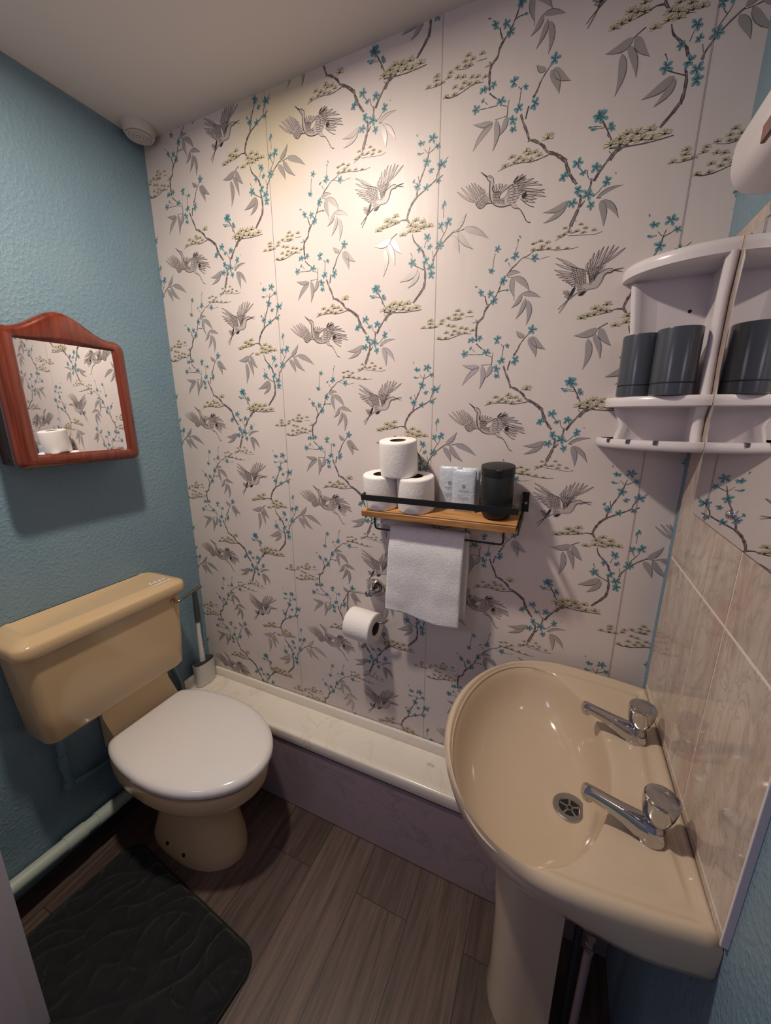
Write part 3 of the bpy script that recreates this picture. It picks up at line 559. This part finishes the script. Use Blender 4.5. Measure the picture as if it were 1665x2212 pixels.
# ------------------------------------------------------------------ wooden mirror cabinet on the left wall
mc = thing('mirror_cabinet', 'red mahogany wall cabinet with mirrored door and curved top', 'cabinet', (0, -.405, 1.39))
b = MB(); b.box(.001, .098, -.566, -.256, 1.392, 1.725, .003); 
part('carcass', b, M['mahogdk'], mc, False)
for hx_ in (.04, .075):
    b = MB(); b.lathe([(.004, 0), (.004, .001)], (hx_, -.5665, 1.405), 12, 'Y'); part('screw_hole', b, M['dark'], mc)
YL, YR, ZB, ZT, rc = -.581, -.254, 1.384, 1.742, .022
out = []
def arc(cy, cz, r, a0, a1, n):
    for k in range(n+1):
        a = math.radians(a0+(a1-a0)*k/n); out.append((cy+r*math.cos(a), cz+r*math.sin(a)))
arc(YR-rc, ZB+rc, rc, -90, 0, 6)
for k in range(1, 8): out.append((YR, ZB+rc+(ZT-.03-ZB-rc)*k/8))
arc(YR-.03, ZT-.03, .03, 0, 80, 6)
for k in range(1, 25):
    t = k/25; y = YR-.03+(YL+.03-(YR-.03))*t
    s = (math.cos((t-.5)*2*PI)+1)/2
    out.append((y, ZT+.055*s**1.1*1.0-.001))
arc(YL+.03, ZT-.03, .03, 100, 180, 6)
for k in range(1, 8): out.append((YL, ZT-.03+(ZB+rc-ZT+.03)*k/8))
arc(YL+rc, ZB+rc, rc, 180, 270, 6)
for k in range(1, 6): out.append((YL+rc+(YR-YL-2*rc)*k/6, ZB))
iy0, iy1, iz0, iz1 = -.530, -.292, 1.420, 1.713
cy, cz = (iy0+iy1)/2, (iz0+iz1)/2
# inner ring sample matching the outer one by angle
inn = []
for (y, z) in out:
    dy, dz = y-cy, z-cz; t = min((iy1-cy)/abs(dy) if dy else 9e9, (iz1-cz)/abs(dz) if dz else 9e9); inn.append([cy+dy*t, cz+dz*t])
for ty in (iy0, iy1):
    for tz in (iz0, iz1):
        k = min(range(len(inn)), key=lambda i: (inn[i][0]-ty)**2+(inn[i][1]-tz)**2); inn[k] = [ty, tz]
def ins(P, d, x):
    o = []; n = len(P)
    for i in range(n):
        a = Vector(P[i-1]); c = Vector(P[(i+1) % n]); t = (c-a).normalized(); nn_ = Vector((-t.y, t.x)); o.append((x, P[i][0]+nn_.x*d, P[i][1]+nn_.y*d))
    return o
def lerp(f, x): return [(x, o[0]+(i[0]-o[0])*f, o[1]+(i[1]-o[1])*f) for o, i in zip(out, inn)]
b = MB()
b.loft([lerp(0.02, .0985), ins(out, .0, .101), ins(out, 0, .108), ins(out, .003, .1155), ins(out, .009, .120), ins(out, .014, .1215), lerp(.78, .1225), lerp(.86, .1205), lerp(.97, .113), lerp(1., .112)], True, False)
dr = part('door', b, M['mahog'], mc, ang=50)
b = MB(); b.add([(.1125, iy0-.002, iz0-.002), (.1125, iy1+.002, iz0-.002), (.1125, iy1+.002, iz1+.002), (.1125, iy0-.002, iz1+.002)], [[0, 1, 2, 3]])
part('mirror', b, M['mirror'], dr, False)

# ------------------------------------------------------------------ rustic shelf on the back wall
TH = math.radians(7.5); PZV = 1.264
def tilt(x, y, z): 
    dz = z-PZV; return Vector((x, y*math.cos(TH)-dz*math.sin(TH), PZV+y*math.sin(TH)+dz*math.cos(TH)))
def settle(o): o.location = tilt(*o.location); o.rotation_euler = (Matrix.Rotation(TH, 3, 'X') @ o.rotation_euler.to_matrix()).to_euler(); return o
sh = thing('wall_shelf', 'narrow oak plank shelf with black rail and towel bar', 'shelf', (1.1, -.055, 1.264))
b = MB(); b.box(.873, 1.314, -.116, -.004, 1.245, 1.264, .0015, 1); part('plank', b, M['oak'], sh, False)
b = MB()
b.box(.884, 1.314, -.124, -.121, 1.300, 1.317)
b.box(.881, .884, -.124, -.0005, 1.300, 1.317); b.box(1.314, 1.317, -.124, -.0005, 1.300, 1.317)
part('rail', b, M['black'], sh, False)
for x0, x1 in ((.884, .90), (1.314, 1.332)):
    b = MB(); b.box(x0, x1, -.003, -.0004, 1.266, 1.322)
    k = x0 if x0 < 1 else 1.3175
    b.box(k, k+.003, -.114, -.0004, 1.2405 if x0 < 1 else 1.243, 1.2445 if x0 < 1 else 1.266)
    br_ = part('bracket', b, M['black'], sh, False)
    s = MB(); s.lathe([(.0045, 0), (.004, -.002), (.001, -.003)], ((x0+x1)/2+.001, -.003, 1.292), 14, 'Y'); part('screw', s, M['steel'], br_)
b = MB(); b.tube(fillet([(.893, -.070, 1.245), (.893, -.070, 1.1885), (1.279, -.070, 1.1885), (1.279, -.070, 1.245)], .012), .0028, 10); part('towel_bar', b, M['black'], sh)
settle(sh)

# towel folded over the bar
def towel():
    path = [(-.038, .925), (-.040, 1.05), (-.047, 1.165)]
    for k in range(9):
        a = PI*(1-k/8); path.append((-.060-.0115*math.cos(a), 1.181+.0125*math.sin(a)))
    path = [(-.0485 if i > 1 and i < 3 else p[0], p[1]) for i, p in enumerate(path)]
    fr = [(-.0735, 1.165), (-.079, 1.12), (-.080, 1.06), (-.079, 1.0), (-.078, .95), (-.077, .918)]
    P = path+fr; n = 34; vs = []; m_ = len(P)
    # densify
    Q = [Vector((p[0], p[1], 0)) for p in P]; Q, _ = crv(Q, [0]*m_, 4)
    m_ = len(Q)
    for i, q in enumerate(Q):
        f = i/(m_-1); front = q.x < -.06
        t = max(0, (1.16-q.y)/.25)
        for j in range(n+1):
            u = j/n; xl = .951-.012*t*(1 if front else .3)+(.004 if not front else 0); xr = 1.176-.004*t+(.008 if not front else 0)
            x = xl+(xr-xl)*u
            y = q.x-(1 if front else -.4)*(.004*math.sin(u*9+t)*t)-(.003*NZ.noise(Vector((u*5, q.y*20, 2 if front else 7))) if front else 0)
            z = q.y
            if front and t > .8: z += (t-.8)/.2*(-.014*u+.006*math.sin(u*7+.5)+.008*(1-u))
            if not front and t > .5: z += (t-.5)*(-.012*u)
            vs.append((x, y, z))
    fs = [[i*(n+1)+j, i*(n+1)+j+1, (i+1)*(n+1)+j+1, (i+1)*(n+1)+j] for i in range(m_-1) for j in range(n)]
    return MB().add(vs, fs)
tw = part('hand_towel', towel(), M['terry'], None, ang=80)
md = tw.modifiers.new('thickness', 'SOLIDIFY'); md.thickness = .008; md.offset = 1
tag(tw, 'white terry hand towel hanging over the black bar under the shelf', 'towel')

# toilet rolls
def roll_mesh(root, lx=False):
    b = MB(); R, r, h = .0535, .023, .1
    b.lathe([(r, .0008), (R-.003, 0), (R-.0008, .0018), (R, .006), (R, h-.006), (R-.0008, h-.0018), (R-.003, h), (r, h-.0008), (r, .0008)], WL[root], 48, cap0=False, cap1=False)
    part('paper', b, M['paperroll'], root, ang=50)
    b = MB(); b.lathe([(r-.0004, .001), (r-.0004, h-.001), (r-.0015, h-.001), (r-.0015, .001), (r-.0004, .001)], WL[root], 32, cap0=False, cap1=False)
    part('cardboard_tube', b, M['card'], root)
r1 = thing('toilet_roll', 'white toilet roll at the left end of the oak shelf', 'toilet roll', (.918, -.058, 1.2642), 'toilet rolls stacked on the shelf')
roll_mesh(r1)
settle(dup(r1, (1.0265, -.058, 1.2642), 'white toilet roll on the plank beside the pale sachets'))
settle(dup(r1, (.976, -.055, 1.3646), 'white toilet roll on top of the two others', (0, 0, 1)))
rh = dup(r1, (.796, -.0585, .833), 'white toilet roll hanging from the chrome wire holder', (0, PI/2, -.09)); del rh['group']
settle(r1)

# roll holder
ho = thing('toilet_roll_holder', 'chrome toilet roll holder with bell mount left of the towel', 'holder', (.866, 0, .95))
b = MB(); b.lathe([(.032, 0), (.033, -.004), (.031, -.012), (.023, -.025), (.014, -.038), (.0105, -.046), (.012, -.050), (.012, -.062), (.007, -.066)], (.866, -.0005, .95), 36, 'Y'); part('mount', b, M['chrome'], ho)
b = MB(); b.tube(fillet([(.86, -.0545, .948), (.787, -.0545, .945), (.782, -.0545, .851), (.917, -.0545, .851), (.933, -.0545, .868)], .01), .0038, 10); part('wire_arm', b, M['steel'], ho)

# sachets of toiletries
def sachet(x, y, w, h, label, tilt, rz=0):
    t = thing('sachet', label, 'sachet', (x, y, 1.2642), 'pale sachets leaning on the shelf')
    b = MB(); n = 14; m_ = 16; vs = []
    for sgn in (1, -1):
        for j in range(m_+1):
            for i in range(n+1):
                u, v = i/n*2-1, j/m_*2-1
                th = .006*((1-u*u)*(1-v*v))**.4 if abs(u) < 1 and abs(v) < 1 else 0
                th += .0012*NZ.noise(Vector((u*3+x*50, v*3, sgn)))*(1-u*u)*(1-v*v)
                vs.append((u*w/2, -sgn*th-.001*sgn, (v+1)/2*h))
    def q(i, j, s): return s*(n+1)*(m_+1)+j*(n+1)+i
    fs = []
    for s in (0, 1):
        fs += [[q(i, j, s), q(i+1, j, s), q(i+1, j+1, s), q(i, j+1, s)] for j in range(m_) for i in range(n)]
    for j in range(m_): fs += [[q(0, j, 0), q(0, j+1, 0), q(0, j+1, 1), q(0, j, 1)], [q(n, j, 0), q(n, j+1, 0), q(n, j+1, 1), q(n, j, 1)]]
    for i in range(n): fs += [[q(i, 0, 0), q(i+1, 0, 0), q(i+1, 0, 1), q(i, 0, 1)], [q(i, m_, 0), q(i+1, m_, 0), q(i+1, m_, 1), q(i, m_, 1)]]
    R = Matrix.Rotation(rz, 3, 'Z') @ Matrix.Rotation(tilt, 3, 'X')
    b.add([tuple(R @ Vector(p)+WL[t]) for p in vs], fs); pk = part('packet', b, M['foil'], t, ang=70)
    b = MB(); yy = -.0082
    def quad(x0, x1, z0, z1): b.add([tuple(R @ Vector(p)+WL[t]) for p in ((x0, yy, z0), (x1, yy, z0), (x1, yy, z1), (x0, yy, z1))], [[0, 1, 2, 3]])
    ring = []
    for k in range(20):
        a = 2*PI*k/20; a2 = 2*PI*(k+1)/20; c = (0, h*.62)
        b.add([tuple(R @ Vector(p)+WL[t]) for p in ((c[0]+.0052*math.cos(a), yy, c[1]+.0052*math.sin(a)), (c[0]+.0052*math.cos(a2), yy, c[1]+.0052*math.sin(a2)), (c[0]+.0036*math.cos(a2), yy, c[1]+.0036*math.sin(a2)), (c[0]+.0036*math.cos(a), yy, c[1]+.0036*math.sin(a)))], [[0, 1, 2, 3]])
    quad(-.0006, .0006, h*.62-.004, h*.62+.004)
    for k in range(4):       # four spaced capitals
        x0 = -.0125+k*.0068; z0 = h*.49
        if k % 2: quad(x0, x0+.0007, z0, z0+.005); quad(x0+.0028, x0+.0035, z0, z0+.005); quad(x0, x0+.0035, z0, z0+.0007); quad(x0, x0+.0035, z0+.0043, z0+.005)
        else: quad(x0, x0+.0008, z0, z0+.005); quad(x0+.0022, x0+.003, z0, z0+.005); quad(x0, x0+.003, z0+.002, z0+.0026)
    quad(-.014, .014, h*.365, h*.365+.0008); quad(-.013, .013, h*.325, h*.325+.0008); quad(-.015, .015, h*.315-.0005, h*.315)
    part('print', b, M['print'], pk, False)
    settle(t); return t
sachet(1.118, -.026, .066, .122, 'pale sachet half hidden beside the toilet rolls', -.10)
sachet(1.162, -.046, .066, .120, 'pale sachet in front, emblem and small print facing out', -.12)
sachet(1.168, -.022, .066, .120, 'plain edge of the pale sachet standing rearmost by the canister', -.08)

# black canister
cn = thing('canister', 'black lidded canister at the right end of the oak shelf', 'canister', (1.254, -.056, 1.2642))
b = MB(); b.lathe([(.026, 0), (.033, .002), (.037, .008), (.0395, .018), (.0405, .03), (.0415, .118), (.0405, .1195)], WL[cn], 44); part('body', b, M['blackplast'], cn, ang=50)
b = MB(); b.lathe([(.0405, .120), (.0425, .121), (.0428, .138), (.042, .141), (.039, .142), (.0, .1425)], WL[cn], 44, cap1=False)
lc = WL[cn]; b.box(lc.x+.002, lc.x+.016, lc.y-.047, lc.y-.036, lc.z+.134, lc.z+.1415, .002)
part('lid', b, M['blackplast'], cn, ang=50); settle(cn)

# ------------------------------------------------------------------ washbasin
ws = thing('washbasin', 'champagne pedestal washbasin against the tiled wall', 'washbasin', (1.44, -.325, 0))
YB = -.320
BX = 1.6612
side = [(1.60, .281), (1.54, .289), (1.50, .293), (1.46, .295)]
front = [(1.46-.245*math.sin(a), .295*math.cos(a)) for a in [PI*k/40 for k in range(1, 40)]]
OUT = [(BX, YB+.270)]+[(x, YB+y) for x, y in side]+[(x, YB+y) for x, y in front]+[(x, YB-y) for x, y in side[::-1]]+[(BX, YB-.270)]
cB = (1.43, -.325)
eC, eA, eB = (1.397, -.333), .156, .262
def ray_out(a):
    d = (math.cos(a), math.sin(a)); best = None
    n = len(OUT)
    for i in range(n):
        p, q = OUT[i], OUT[(i+1) % n]; e = (q[0]-p[0], q[1]-p[1]); den = d[0]*e[1]-d[1]*e[0]
        if abs(den) < 1e-12: continue
        t = ((p[0]-cB[0])*e[1]-(p[1]-cB[1])*e[0])/den; s = ((p[0]-cB[0])*d[1]-(p[1]-cB[1])*d[0])/den
        if t > 0 and -1e-9 <= s <= 1+1e-9 and (best is None or t > best): best = t
    return (cB[0]+d[0]*best, cB[1]+d[1]*best)
def ray_ell(a):
    d = (math.cos(a), math.sin(a)); ox, oy = (cB[0]-eC[0])/eA, (cB[1]-eC[1])/eB; dx, dy = d[0]/eA, d[1]/eB
    A = dx*dx+dy*dy; B_ = ox*dx+oy*dy; C_ = ox*ox+oy*oy-1; t = (-B_+math.sqrt(B_*B_-A*C_))/A
    return (cB[0]+d[0]*t, cB[1]+d[1]*t)
aT = math.atan2(OUT[0][1]-cB[1], OUT[0][0]-cB[0]); aBt = math.atan2(OUT[-1][1]-cB[1], OUT[-1][0]-cB[0])
angs = [aBt+(aT-aBt)*k/28 for k in range(28)]+[aT+(2*PI-(aT-aBt))*k/104 for k in range(104)]
O_ = [ray_out(a) for a in angs]; I_ = [ray_ell(a) for a in angs]
def sm(a, b, x): t = min(1, max(0, (x-a)/(b-a))); return t*t*(3-2*t)
def under(sf, zf, sb, zb):
    r = []
    for x, y in O_:
        k = sm(1.42, 1.60, x); s = sf+(sb-sf)*k; z = zf+(zb-zf)*k
        cx = 1.44+(1.661-1.44)*k
        r.append((cx+(x-cx)*s, cB[1]+(y-cB[1])*s, z))
    return r
def topr(ins_, cap, z, zb=None):
    r = []
    for o, i in zip(O_, I_):
        d = math.hypot(i[0]-o[0], i[1]-o[1]); f = min(ins_/d, cap); r.append((o[0]+(i[0]-o[0])*f, o[1]+(i[1]-o[1])*f, z))
    return r
def ridge(ins_, cap, zh, zl=.8362):
    r = []
    for o, i in zip(O_, I_):
        d = math.hypot(i[0]-o[0], i[1]-o[1]); f = min(ins_/d, cap); k = sm(.16, .24, 0 if ins_/d > cap else cap-ins_/d); r.append((o[0]+(i[0]-o[0])*f, o[1]+(i[1]-o[1])*f, zl+(zh-zl)*k))
    return r
def bowl(s, z):
    wc = (1.489, -.342); k = (1-s)
    return [(eC[0]+(wc[0]-eC[0])*k+(i[0]-eC[0])*s, eC[1]+(wc[1]-eC[1])*k+(i[1]-eC[1])*s, z) for i in I_]
rings = [under(.32, .655, .5, .742), under(.50, .67, .80, .748), under(.72, .705, .93, .752), under(.87, .745, .975, .758), under(.955, .785, .995, .775), under(.99, .815, 1, .80), topr(0, 1, .828), topr(.003, .2, .838), topr(.009, .4, .844), topr(.016, .55, .8455), topr(.022, .68, .843), topr(.028, .78, .838), topr(.034, .84, .8362), ridge(.041, .86, .8366), ridge(.047, .875, .8386), ridge(.053, .885, .8386), ridge(.060, .895, .8362), topr(.09, .90, .8357), topr(.2, .95, .8345),
         bowl(1.01, .833), bowl(.99, .826), bowl(.965, .812), bowl(.93, .79), bowl(.87, .762), bowl(.78, .738), bowl(.64, .719), bowl(.47, .708), bowl(.30, .702), bowl(.14, .699)]
b = MB(); b.loft(rings); part('basin', b, M['creamdk'], ws, ang=70)
b = MB(); 
def ush(x0, x1, hw, z, n=24): return [(x1, -.325+hw, z)]+[(x0+hw*1.0-hw*1.0*math.sin(PI*k/n), -.325+hw*math.cos(PI*k/n), z) for k in range(n+1)]+[(x1, -.325-hw, z)]
b.loft([ush(1.358, 1.505, .092, 0), ush(1.356, 1.505, .092, .03), ush(1.362, 1.505, .086, .08), ush(1.36, 1.505, .084, .30), ush(1.345, 1.505, .088, .55), ush(1.32, 1.51, .10, .67), ush(1.31, 1.51, .105, .70)]); part('pedestal', b, M['creamdk'], ws, ang=50)
wq = Matrix.Translation((1.491, -.343, .7025)) @ Matrix.Rotation(-.06, 4, 'Y')
b = MB(); b.lathe([(.0335, -.003), (.0335, .001), (.031, .003), (.0215, .0022), (.0205, 0), (.0195, -.0018)], n=40, M4=wq, cap1=False); wa = part('waste_ring', b, M['steel'], ws)
b = MB(); b.lathe([(.0205, -.0025), (.0205, -.001)], n=30, M4=wq); part('waste_hole', b, M['dark'], wa)
b = MB()
for k in range(5):
    a = 2*PI*k/5+.3; q = wq @ Matrix.Rotation(a, 4, 'Z'); b.add([tuple(q @ Vector(p)) for p in ((.004, -.0018, -.0002), (.0198, -.0022, -.0002), (.0198, .0022, -.0002), (.004, .0018, -.0002))], [[0, 1, 2, 3]])
for k in range(16):
    a, a2 = 2*PI*k/16, 2*PI*(k+1)/16; b.add([tuple(wq @ Vector((r*math.cos(t), r*math.sin(t), -.0002))) for r, t in ((.0045, a), (.0045, a2), (.0072, a2), (.0072, a))], [[0, 1, 2, 3]])
part('waste_grid', b, M['steel'], wa, False)

# taps
def tap(x, y, label):
    z = .8358
    t = thing('tap', label, 'tap', (x, y, z), 'chrome basin taps')
    b = MB(); b.lathe([(.0235, 0), (.0245, .004), (.0235, .012), (.021, .022), (.0185, .030), (.016, .034)], (x, y, z), 36); part('body', b, M['chrome'], t, ang=50)
    b = MB(); secs = []
    for f, w, h, zz in ((0, .021, .018, .014), (.15, .0195, .017, .018), (.35, .015, .014, .027), (.6, .0125, .011, .037), (.85, .0115, .010, .045), (.95, .012, .0105, .047), (1., .0105, .009, .0472)):
        xx = x-.008-f*.098; rg = []
        for k in range(20):
            a = 2*PI*k/20; rg.append((xx+.25*h*math.sin(a), y+w*math.copysign(abs(math.cos(a))**.8, math.cos(a)), z+zz+h*math.copysign(abs(math.sin(a))**.8, math.sin(a))))
        secs.append(rg)
    b.loft(secs); sp_ = part('spout', b, M['chrome'], t, ang=60)
    b = MB(); b.lathe([(.0085, .004), (.009, -.010), (.0085, -.012)], (x-.097, y, z+.043), 20); part('outlet', b, M['chrome'], sp_)
    b = MB(); secs = []
    for r, h, lob in ((.0135, .031, 0), (.0165, .036, .05), (.020, .046, .07), (.0235, .060, .06), (.0255, .074, .03), (.0262, .080, .0), (.0255, .0835, 0), (.0235, .0848, 0), (.0215, .0842, 0), (.006, .0838, 0)):
        rg = []
        for k in range(48):
            a = 2*PI*k/48; rr = r*(1+lob*math.cos(3*a+PI)); rg.append((x+.004+rr*math.cos(a)+(h-.03)*.05, y+rr*math.sin(a), z+h))
        secs.append(rg)
    b.loft(secs); part('handle', b, M['chrome'], t, ang=40)
tap(1.606, -.238, 'chrome basin tap farther back, close to the papered wall')
tap(1.598, -.462, 'chrome basin tap nearer the front edge of the basin')

# pipes behind the pedestal
w = thing('water_pipe', 'dull pinkish pipe with valve under the basin beside the pedestal', 'pipe', (1.556, -.40, 0))
b = MB(); b.tube([(1.552, -.405, 0), (1.556, -.41, .43)], .0085, 14); part('pipe', b, M['dimpipe'], w)
b = MB(); b.lathe([(.010, .43), (.0125, .432), (.0125, .445), (.009, .446), (.009, .47), (.013, .471), (.013, .487), (.008, .488), (.008, .70)], (1.556, -.41, 0), 6); part('valve', b, M['steel'], w, False)
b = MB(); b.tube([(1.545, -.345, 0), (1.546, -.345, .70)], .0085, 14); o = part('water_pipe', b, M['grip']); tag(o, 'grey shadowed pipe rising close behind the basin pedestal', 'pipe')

# ------------------------------------------------------------------ white corner shelf unit
cu = thing('corner_shelf', 'white plastic corner shelf unit with curved tiers beside the mirror', 'shelf', (1.60, -.06, 1.45))
CX, CYY = 1.6535, -.0008
def quad_shape(rx, ry, z, n=26, p=2.): 
    o = [(CX, CYY, z)]
    for k in range(n+1):
        a = PI/2*k/n; o.append((CX-rx*abs(math.cos(a))**(2/p), CYY-ry*abs(math.sin(a))**(2/p), z))
    return o
def slab(name, rx, ry, z0, z1, lip=0):
    b = MB(); b.loft([quad_shape(rx-.006, ry-.006, z0), quad_shape(rx-.001, ry-.001, z0+.002), quad_shape(rx, ry, (z0+z1)/2), quad_shape(rx-.001, ry-.001, z1-.002), quad_shape(rx-.004, ry-.004, z1)]); return part(name, b, M['wplast'], cu, ang=60)
slab('top_shelf', .170, .128, 1.806, 1.832)
slab('middle_shelf', .172, .136, 1.540, 1.562)
# back and side panels with rolled front posts
b = MB()
b.box(1.515, CX, -.006, -.0008, 1.455, 1.81, 0)
prf = [(1.512, -.0008), (1.500, -.006), (1.494, -.014), (1.497, -.020), (1.504, -.021), (1.515, -.014), (1.530, -.008), (1.545, -.006)]
b.loft([[(x+dx, y, z) for x, y in prf] for z, dx in ((1.46, .012), (1.50, .022), (1.53, .010), (1.545, .004), (1.60, .012), (1.70, .018), (1.80, .008))])
part('back_panel', b, M['wplast'], cu, ang=60)
b = MB(); b.box(1.6475, CX, -.112, -.0008, 1.455, 1.81, 0)
for z0, z1 in ((1.46, 1.542), (1.56, 1.81)):
    b.loft([[(x, y+.012+dy, z) for x, y in ((1.6535, -.112), (1.6535, -.137), (1.648, -.142), (1.640, -.140), (1.635, -.132), (1.636, -.122), (1.642, -.112), (1.648, -.104))] for z, dy in ((z0, .004), (z0+(z1-z0)*.3, .012), (z0+(z1-z0)*.7, .012), (z1, 0))])
part('side_panel', b, M['wplast'], cu, ang=60)
b = MB(); b.lathe([(.0035, 0), (.0035, -.0006)], (1.618, -.0061, 1.738), 16, 'Y'); part('screw_hole', b, M['dark'], cu)
# toothbrush rail tier
b = MB()
b.loft([quad_shape(.176, .133, 1.450), quad_shape(.180, .137, 1.454), quad_shape(.181, .138, 1.462), quad_shape(.179, .136, 1.470), quad_shape(.172, .129, 1.471), quad_shape(.166, .123, 1.464), quad_shape(.165, .122, 1.458)])
tr = part('toothbrush_tier', b, M['wplast'], cu, ang=50)
for a in (28, 46, 64):
    b = MB(); a = math.radians(a); px_, py_ = CX-.181*math.cos(a), CYY-.138*math.sin(a)
    R = Matrix.Translation((px_, py_, 1.4685)) @ Matrix.Rotation(a, 4, 'Z')
    b.add([tuple(R @ Vector(p)) for p in ((-.001, -.004, .0026), (.009, -.004, .0026), (.009, .004, .0026), (-.001, .004, .0026), (-.0012, -.004, -.006), (-.0012, .004, -.006))], [[0, 1, 2, 3], [0, 3, 5, 4]])
    part('slot', b, M['grip'], tr, False)

# tumblers
def tumbler(x, y, label):
    t = thing('tumbler', label, 'tumbler', (x, y, 1.5622), 'dark grey tumblers in the corner unit')
    b = MB(); b.lathe([(.036, 0), (.0385, .002), (.0385, .0225), (.0378, .023), (.0378, .0245), (.0385, .025), (.0385, .124), (.0380, .1265), (.0365, .127), (.036, .124), (.035, .03)], (x, y, 1.5622), 44); part('cup', b, M['cup'], t, ang=40)
    b = MB(); b.lathe([(.0387, .0228), (.0387, .0248)], (x, y, 1.5622), 44, cap0=False, cap1=False); part('groove', b, M['dark'], t)
tumbler(1.536, -.0475, 'dark grey plastic tumbler at the left, partly behind its twin')
tumbler(1.590, -.0985, 'dark grey plastic tumbler in front, beside the white post')

# frameless mirror
mr = thing('wall_mirror', 'frameless mirror screwed over the beige tiles', 'mirror', (1.651, -.45, 1.333))
b = MB(); b.box(1.6495, 1.6535, -.76, -.157, 1.333, 1.820, .0006, 1); part('backing', b, M['grip'], mr, False)
b = MB(); b.add([(1.6493, -.759, 1.334), (1.6493, -.759, 1.819), (1.6493, -.158, 1.819), (1.6493, -.158, 1.334)], [[0, 1, 2, 3]]); part('glass', b, M['mirror'], mr, False)
b = MB(); b.lathe([(.0075, 0), (.0072, -.003), (.005, -.0055), (.0015, -.0065)], (1.6492, -.343, 1.372), 24, 'X'); part('screw_cap', b, M['chrome'], mr)

# light bar over the mirror
lb_ = thing('light_bar', 'cream rounded light fitting on the right wall above the mirror', 'light fitting', (1.62, -.45, 1.87))
b = MB(); secs = []
for y, k in ((-.235, .72), (-.238, .86), (-.244, .95), (-.254, 1.), (-.66, 1.)):
    cx, cz = 1.6620, 1.893; pr = []
    for a in range(0, 181, 10):
        t = math.radians(a); pr.append((cx-.075*k*math.sin(t)**.6, y, cz-.05*k*math.copysign(abs(math.cos(t))**.7, math.cos(t))))
    secs.append(pr)
b.loft(secs); part('housing', b, M['pale'] if 'pale' in M else M['wplast'], lb_, ang=60)
b = MB(); b.box(1.5845, 1.590, -.405, -.375, 1.852, 1.872, .001); sw = part('switch', b, M['mahog'], lb_, False); sw['label'] = 'small brown switch'

# ceiling vent in the corner
vt = thing('ceiling_vent', 'round white vent with concentric rings in the ceiling corner', 'vent', (.058, -.056, 2.42))
b = MB(); b.lathe([(.050, 0), (.050, -.004), (.046, -.010), (.044, -.020), (.041, -.024), (.038, -.024)], (.056, -.054, 2.42), 40); part('collar', b, M['ceil'], vt)
b = MB()
for r in (.036, .029, .022, .015, .008): b.lathe([(r, -.024), (r+.002, -.0275), (r-.0035, -.0275), (r-.004, -.024)], (.056, -.054, 2.42), 36, cap0=False, cap1=False)
part('rings', b, M['ceil'], vt)
b = MB(); b.lathe([(.037, -.0243), (.037, -.0245)], (.056, -.054, 2.42), 30); part('grille', b, M['grip'], vt)

# ------------------------------------------------------------------ light
ld = bpy.data.lights.new('ceiling_downlight', 'AREA'); ld.shape = 'DISK'; ld.size = .09; ld.energy = 13.5; ld.color = (1., .88, .74)
lo = bpy.data.objects.new('ceiling_downlight', ld); COL.objects.link(lo); lo.location = (.67, -.60, 2.40)
hd = bpy.data.lights.new('hall_light', 'AREA'); hd.shape = 'DISK'; hd.size = .35; hd.energy = 1.6; hd.color = (.88, .74, 1.)
hl = bpy.data.objects.new('hall_light', hd); COL.objects.link(hl); hl.location = (.45, -1.75, 1.9); hl.rotation_euler = (math.radians(55), 0, math.radians(4))
wd = bpy.data.worlds.new('hall light'); SC.world = wd; wd.use_nodes = True
bg = wd.node_tree.nodes['Background']; bg.inputs['Color'].default_value = (.62, .56, .80, 1); bg.inputs['Strength'].default_value = .15

# ------------------------------------------------------------------ camera
cam = bpy.data.cameras.new('camera'); co = bpy.data.objects.new('camera', cam); COL.objects.link(co); SC.camera = co
cam.sensor_fit = 'HORIZONTAL'; cam.sensor_width = 36; cam.lens = 830.1*36/1665; cam.clip_start = .02
pi_, ya, ro = .2486, .4242, -.00095
F = Vector((-math.sin(ya)*math.cos(pi_), math.cos(ya)*math.cos(pi_), -math.sin(pi_))); R0 = Vector((math.cos(ya), math.sin(ya), 0)); U0 = R0.cross(F)
R = R0*math.cos(ro)+U0*math.sin(ro); U = -R0*math.sin(ro)+U0*math.cos(ro)
mw = Matrix((R, U, -F)).transposed().to_4x4(); mw.translation = (1.396, -1.096, 1.525); co.matrix_world = mw
SC.view_settings.view_transform = 'Standard'; SC.view_settings.look = 'None'; SC.view_settings.exposure = .28
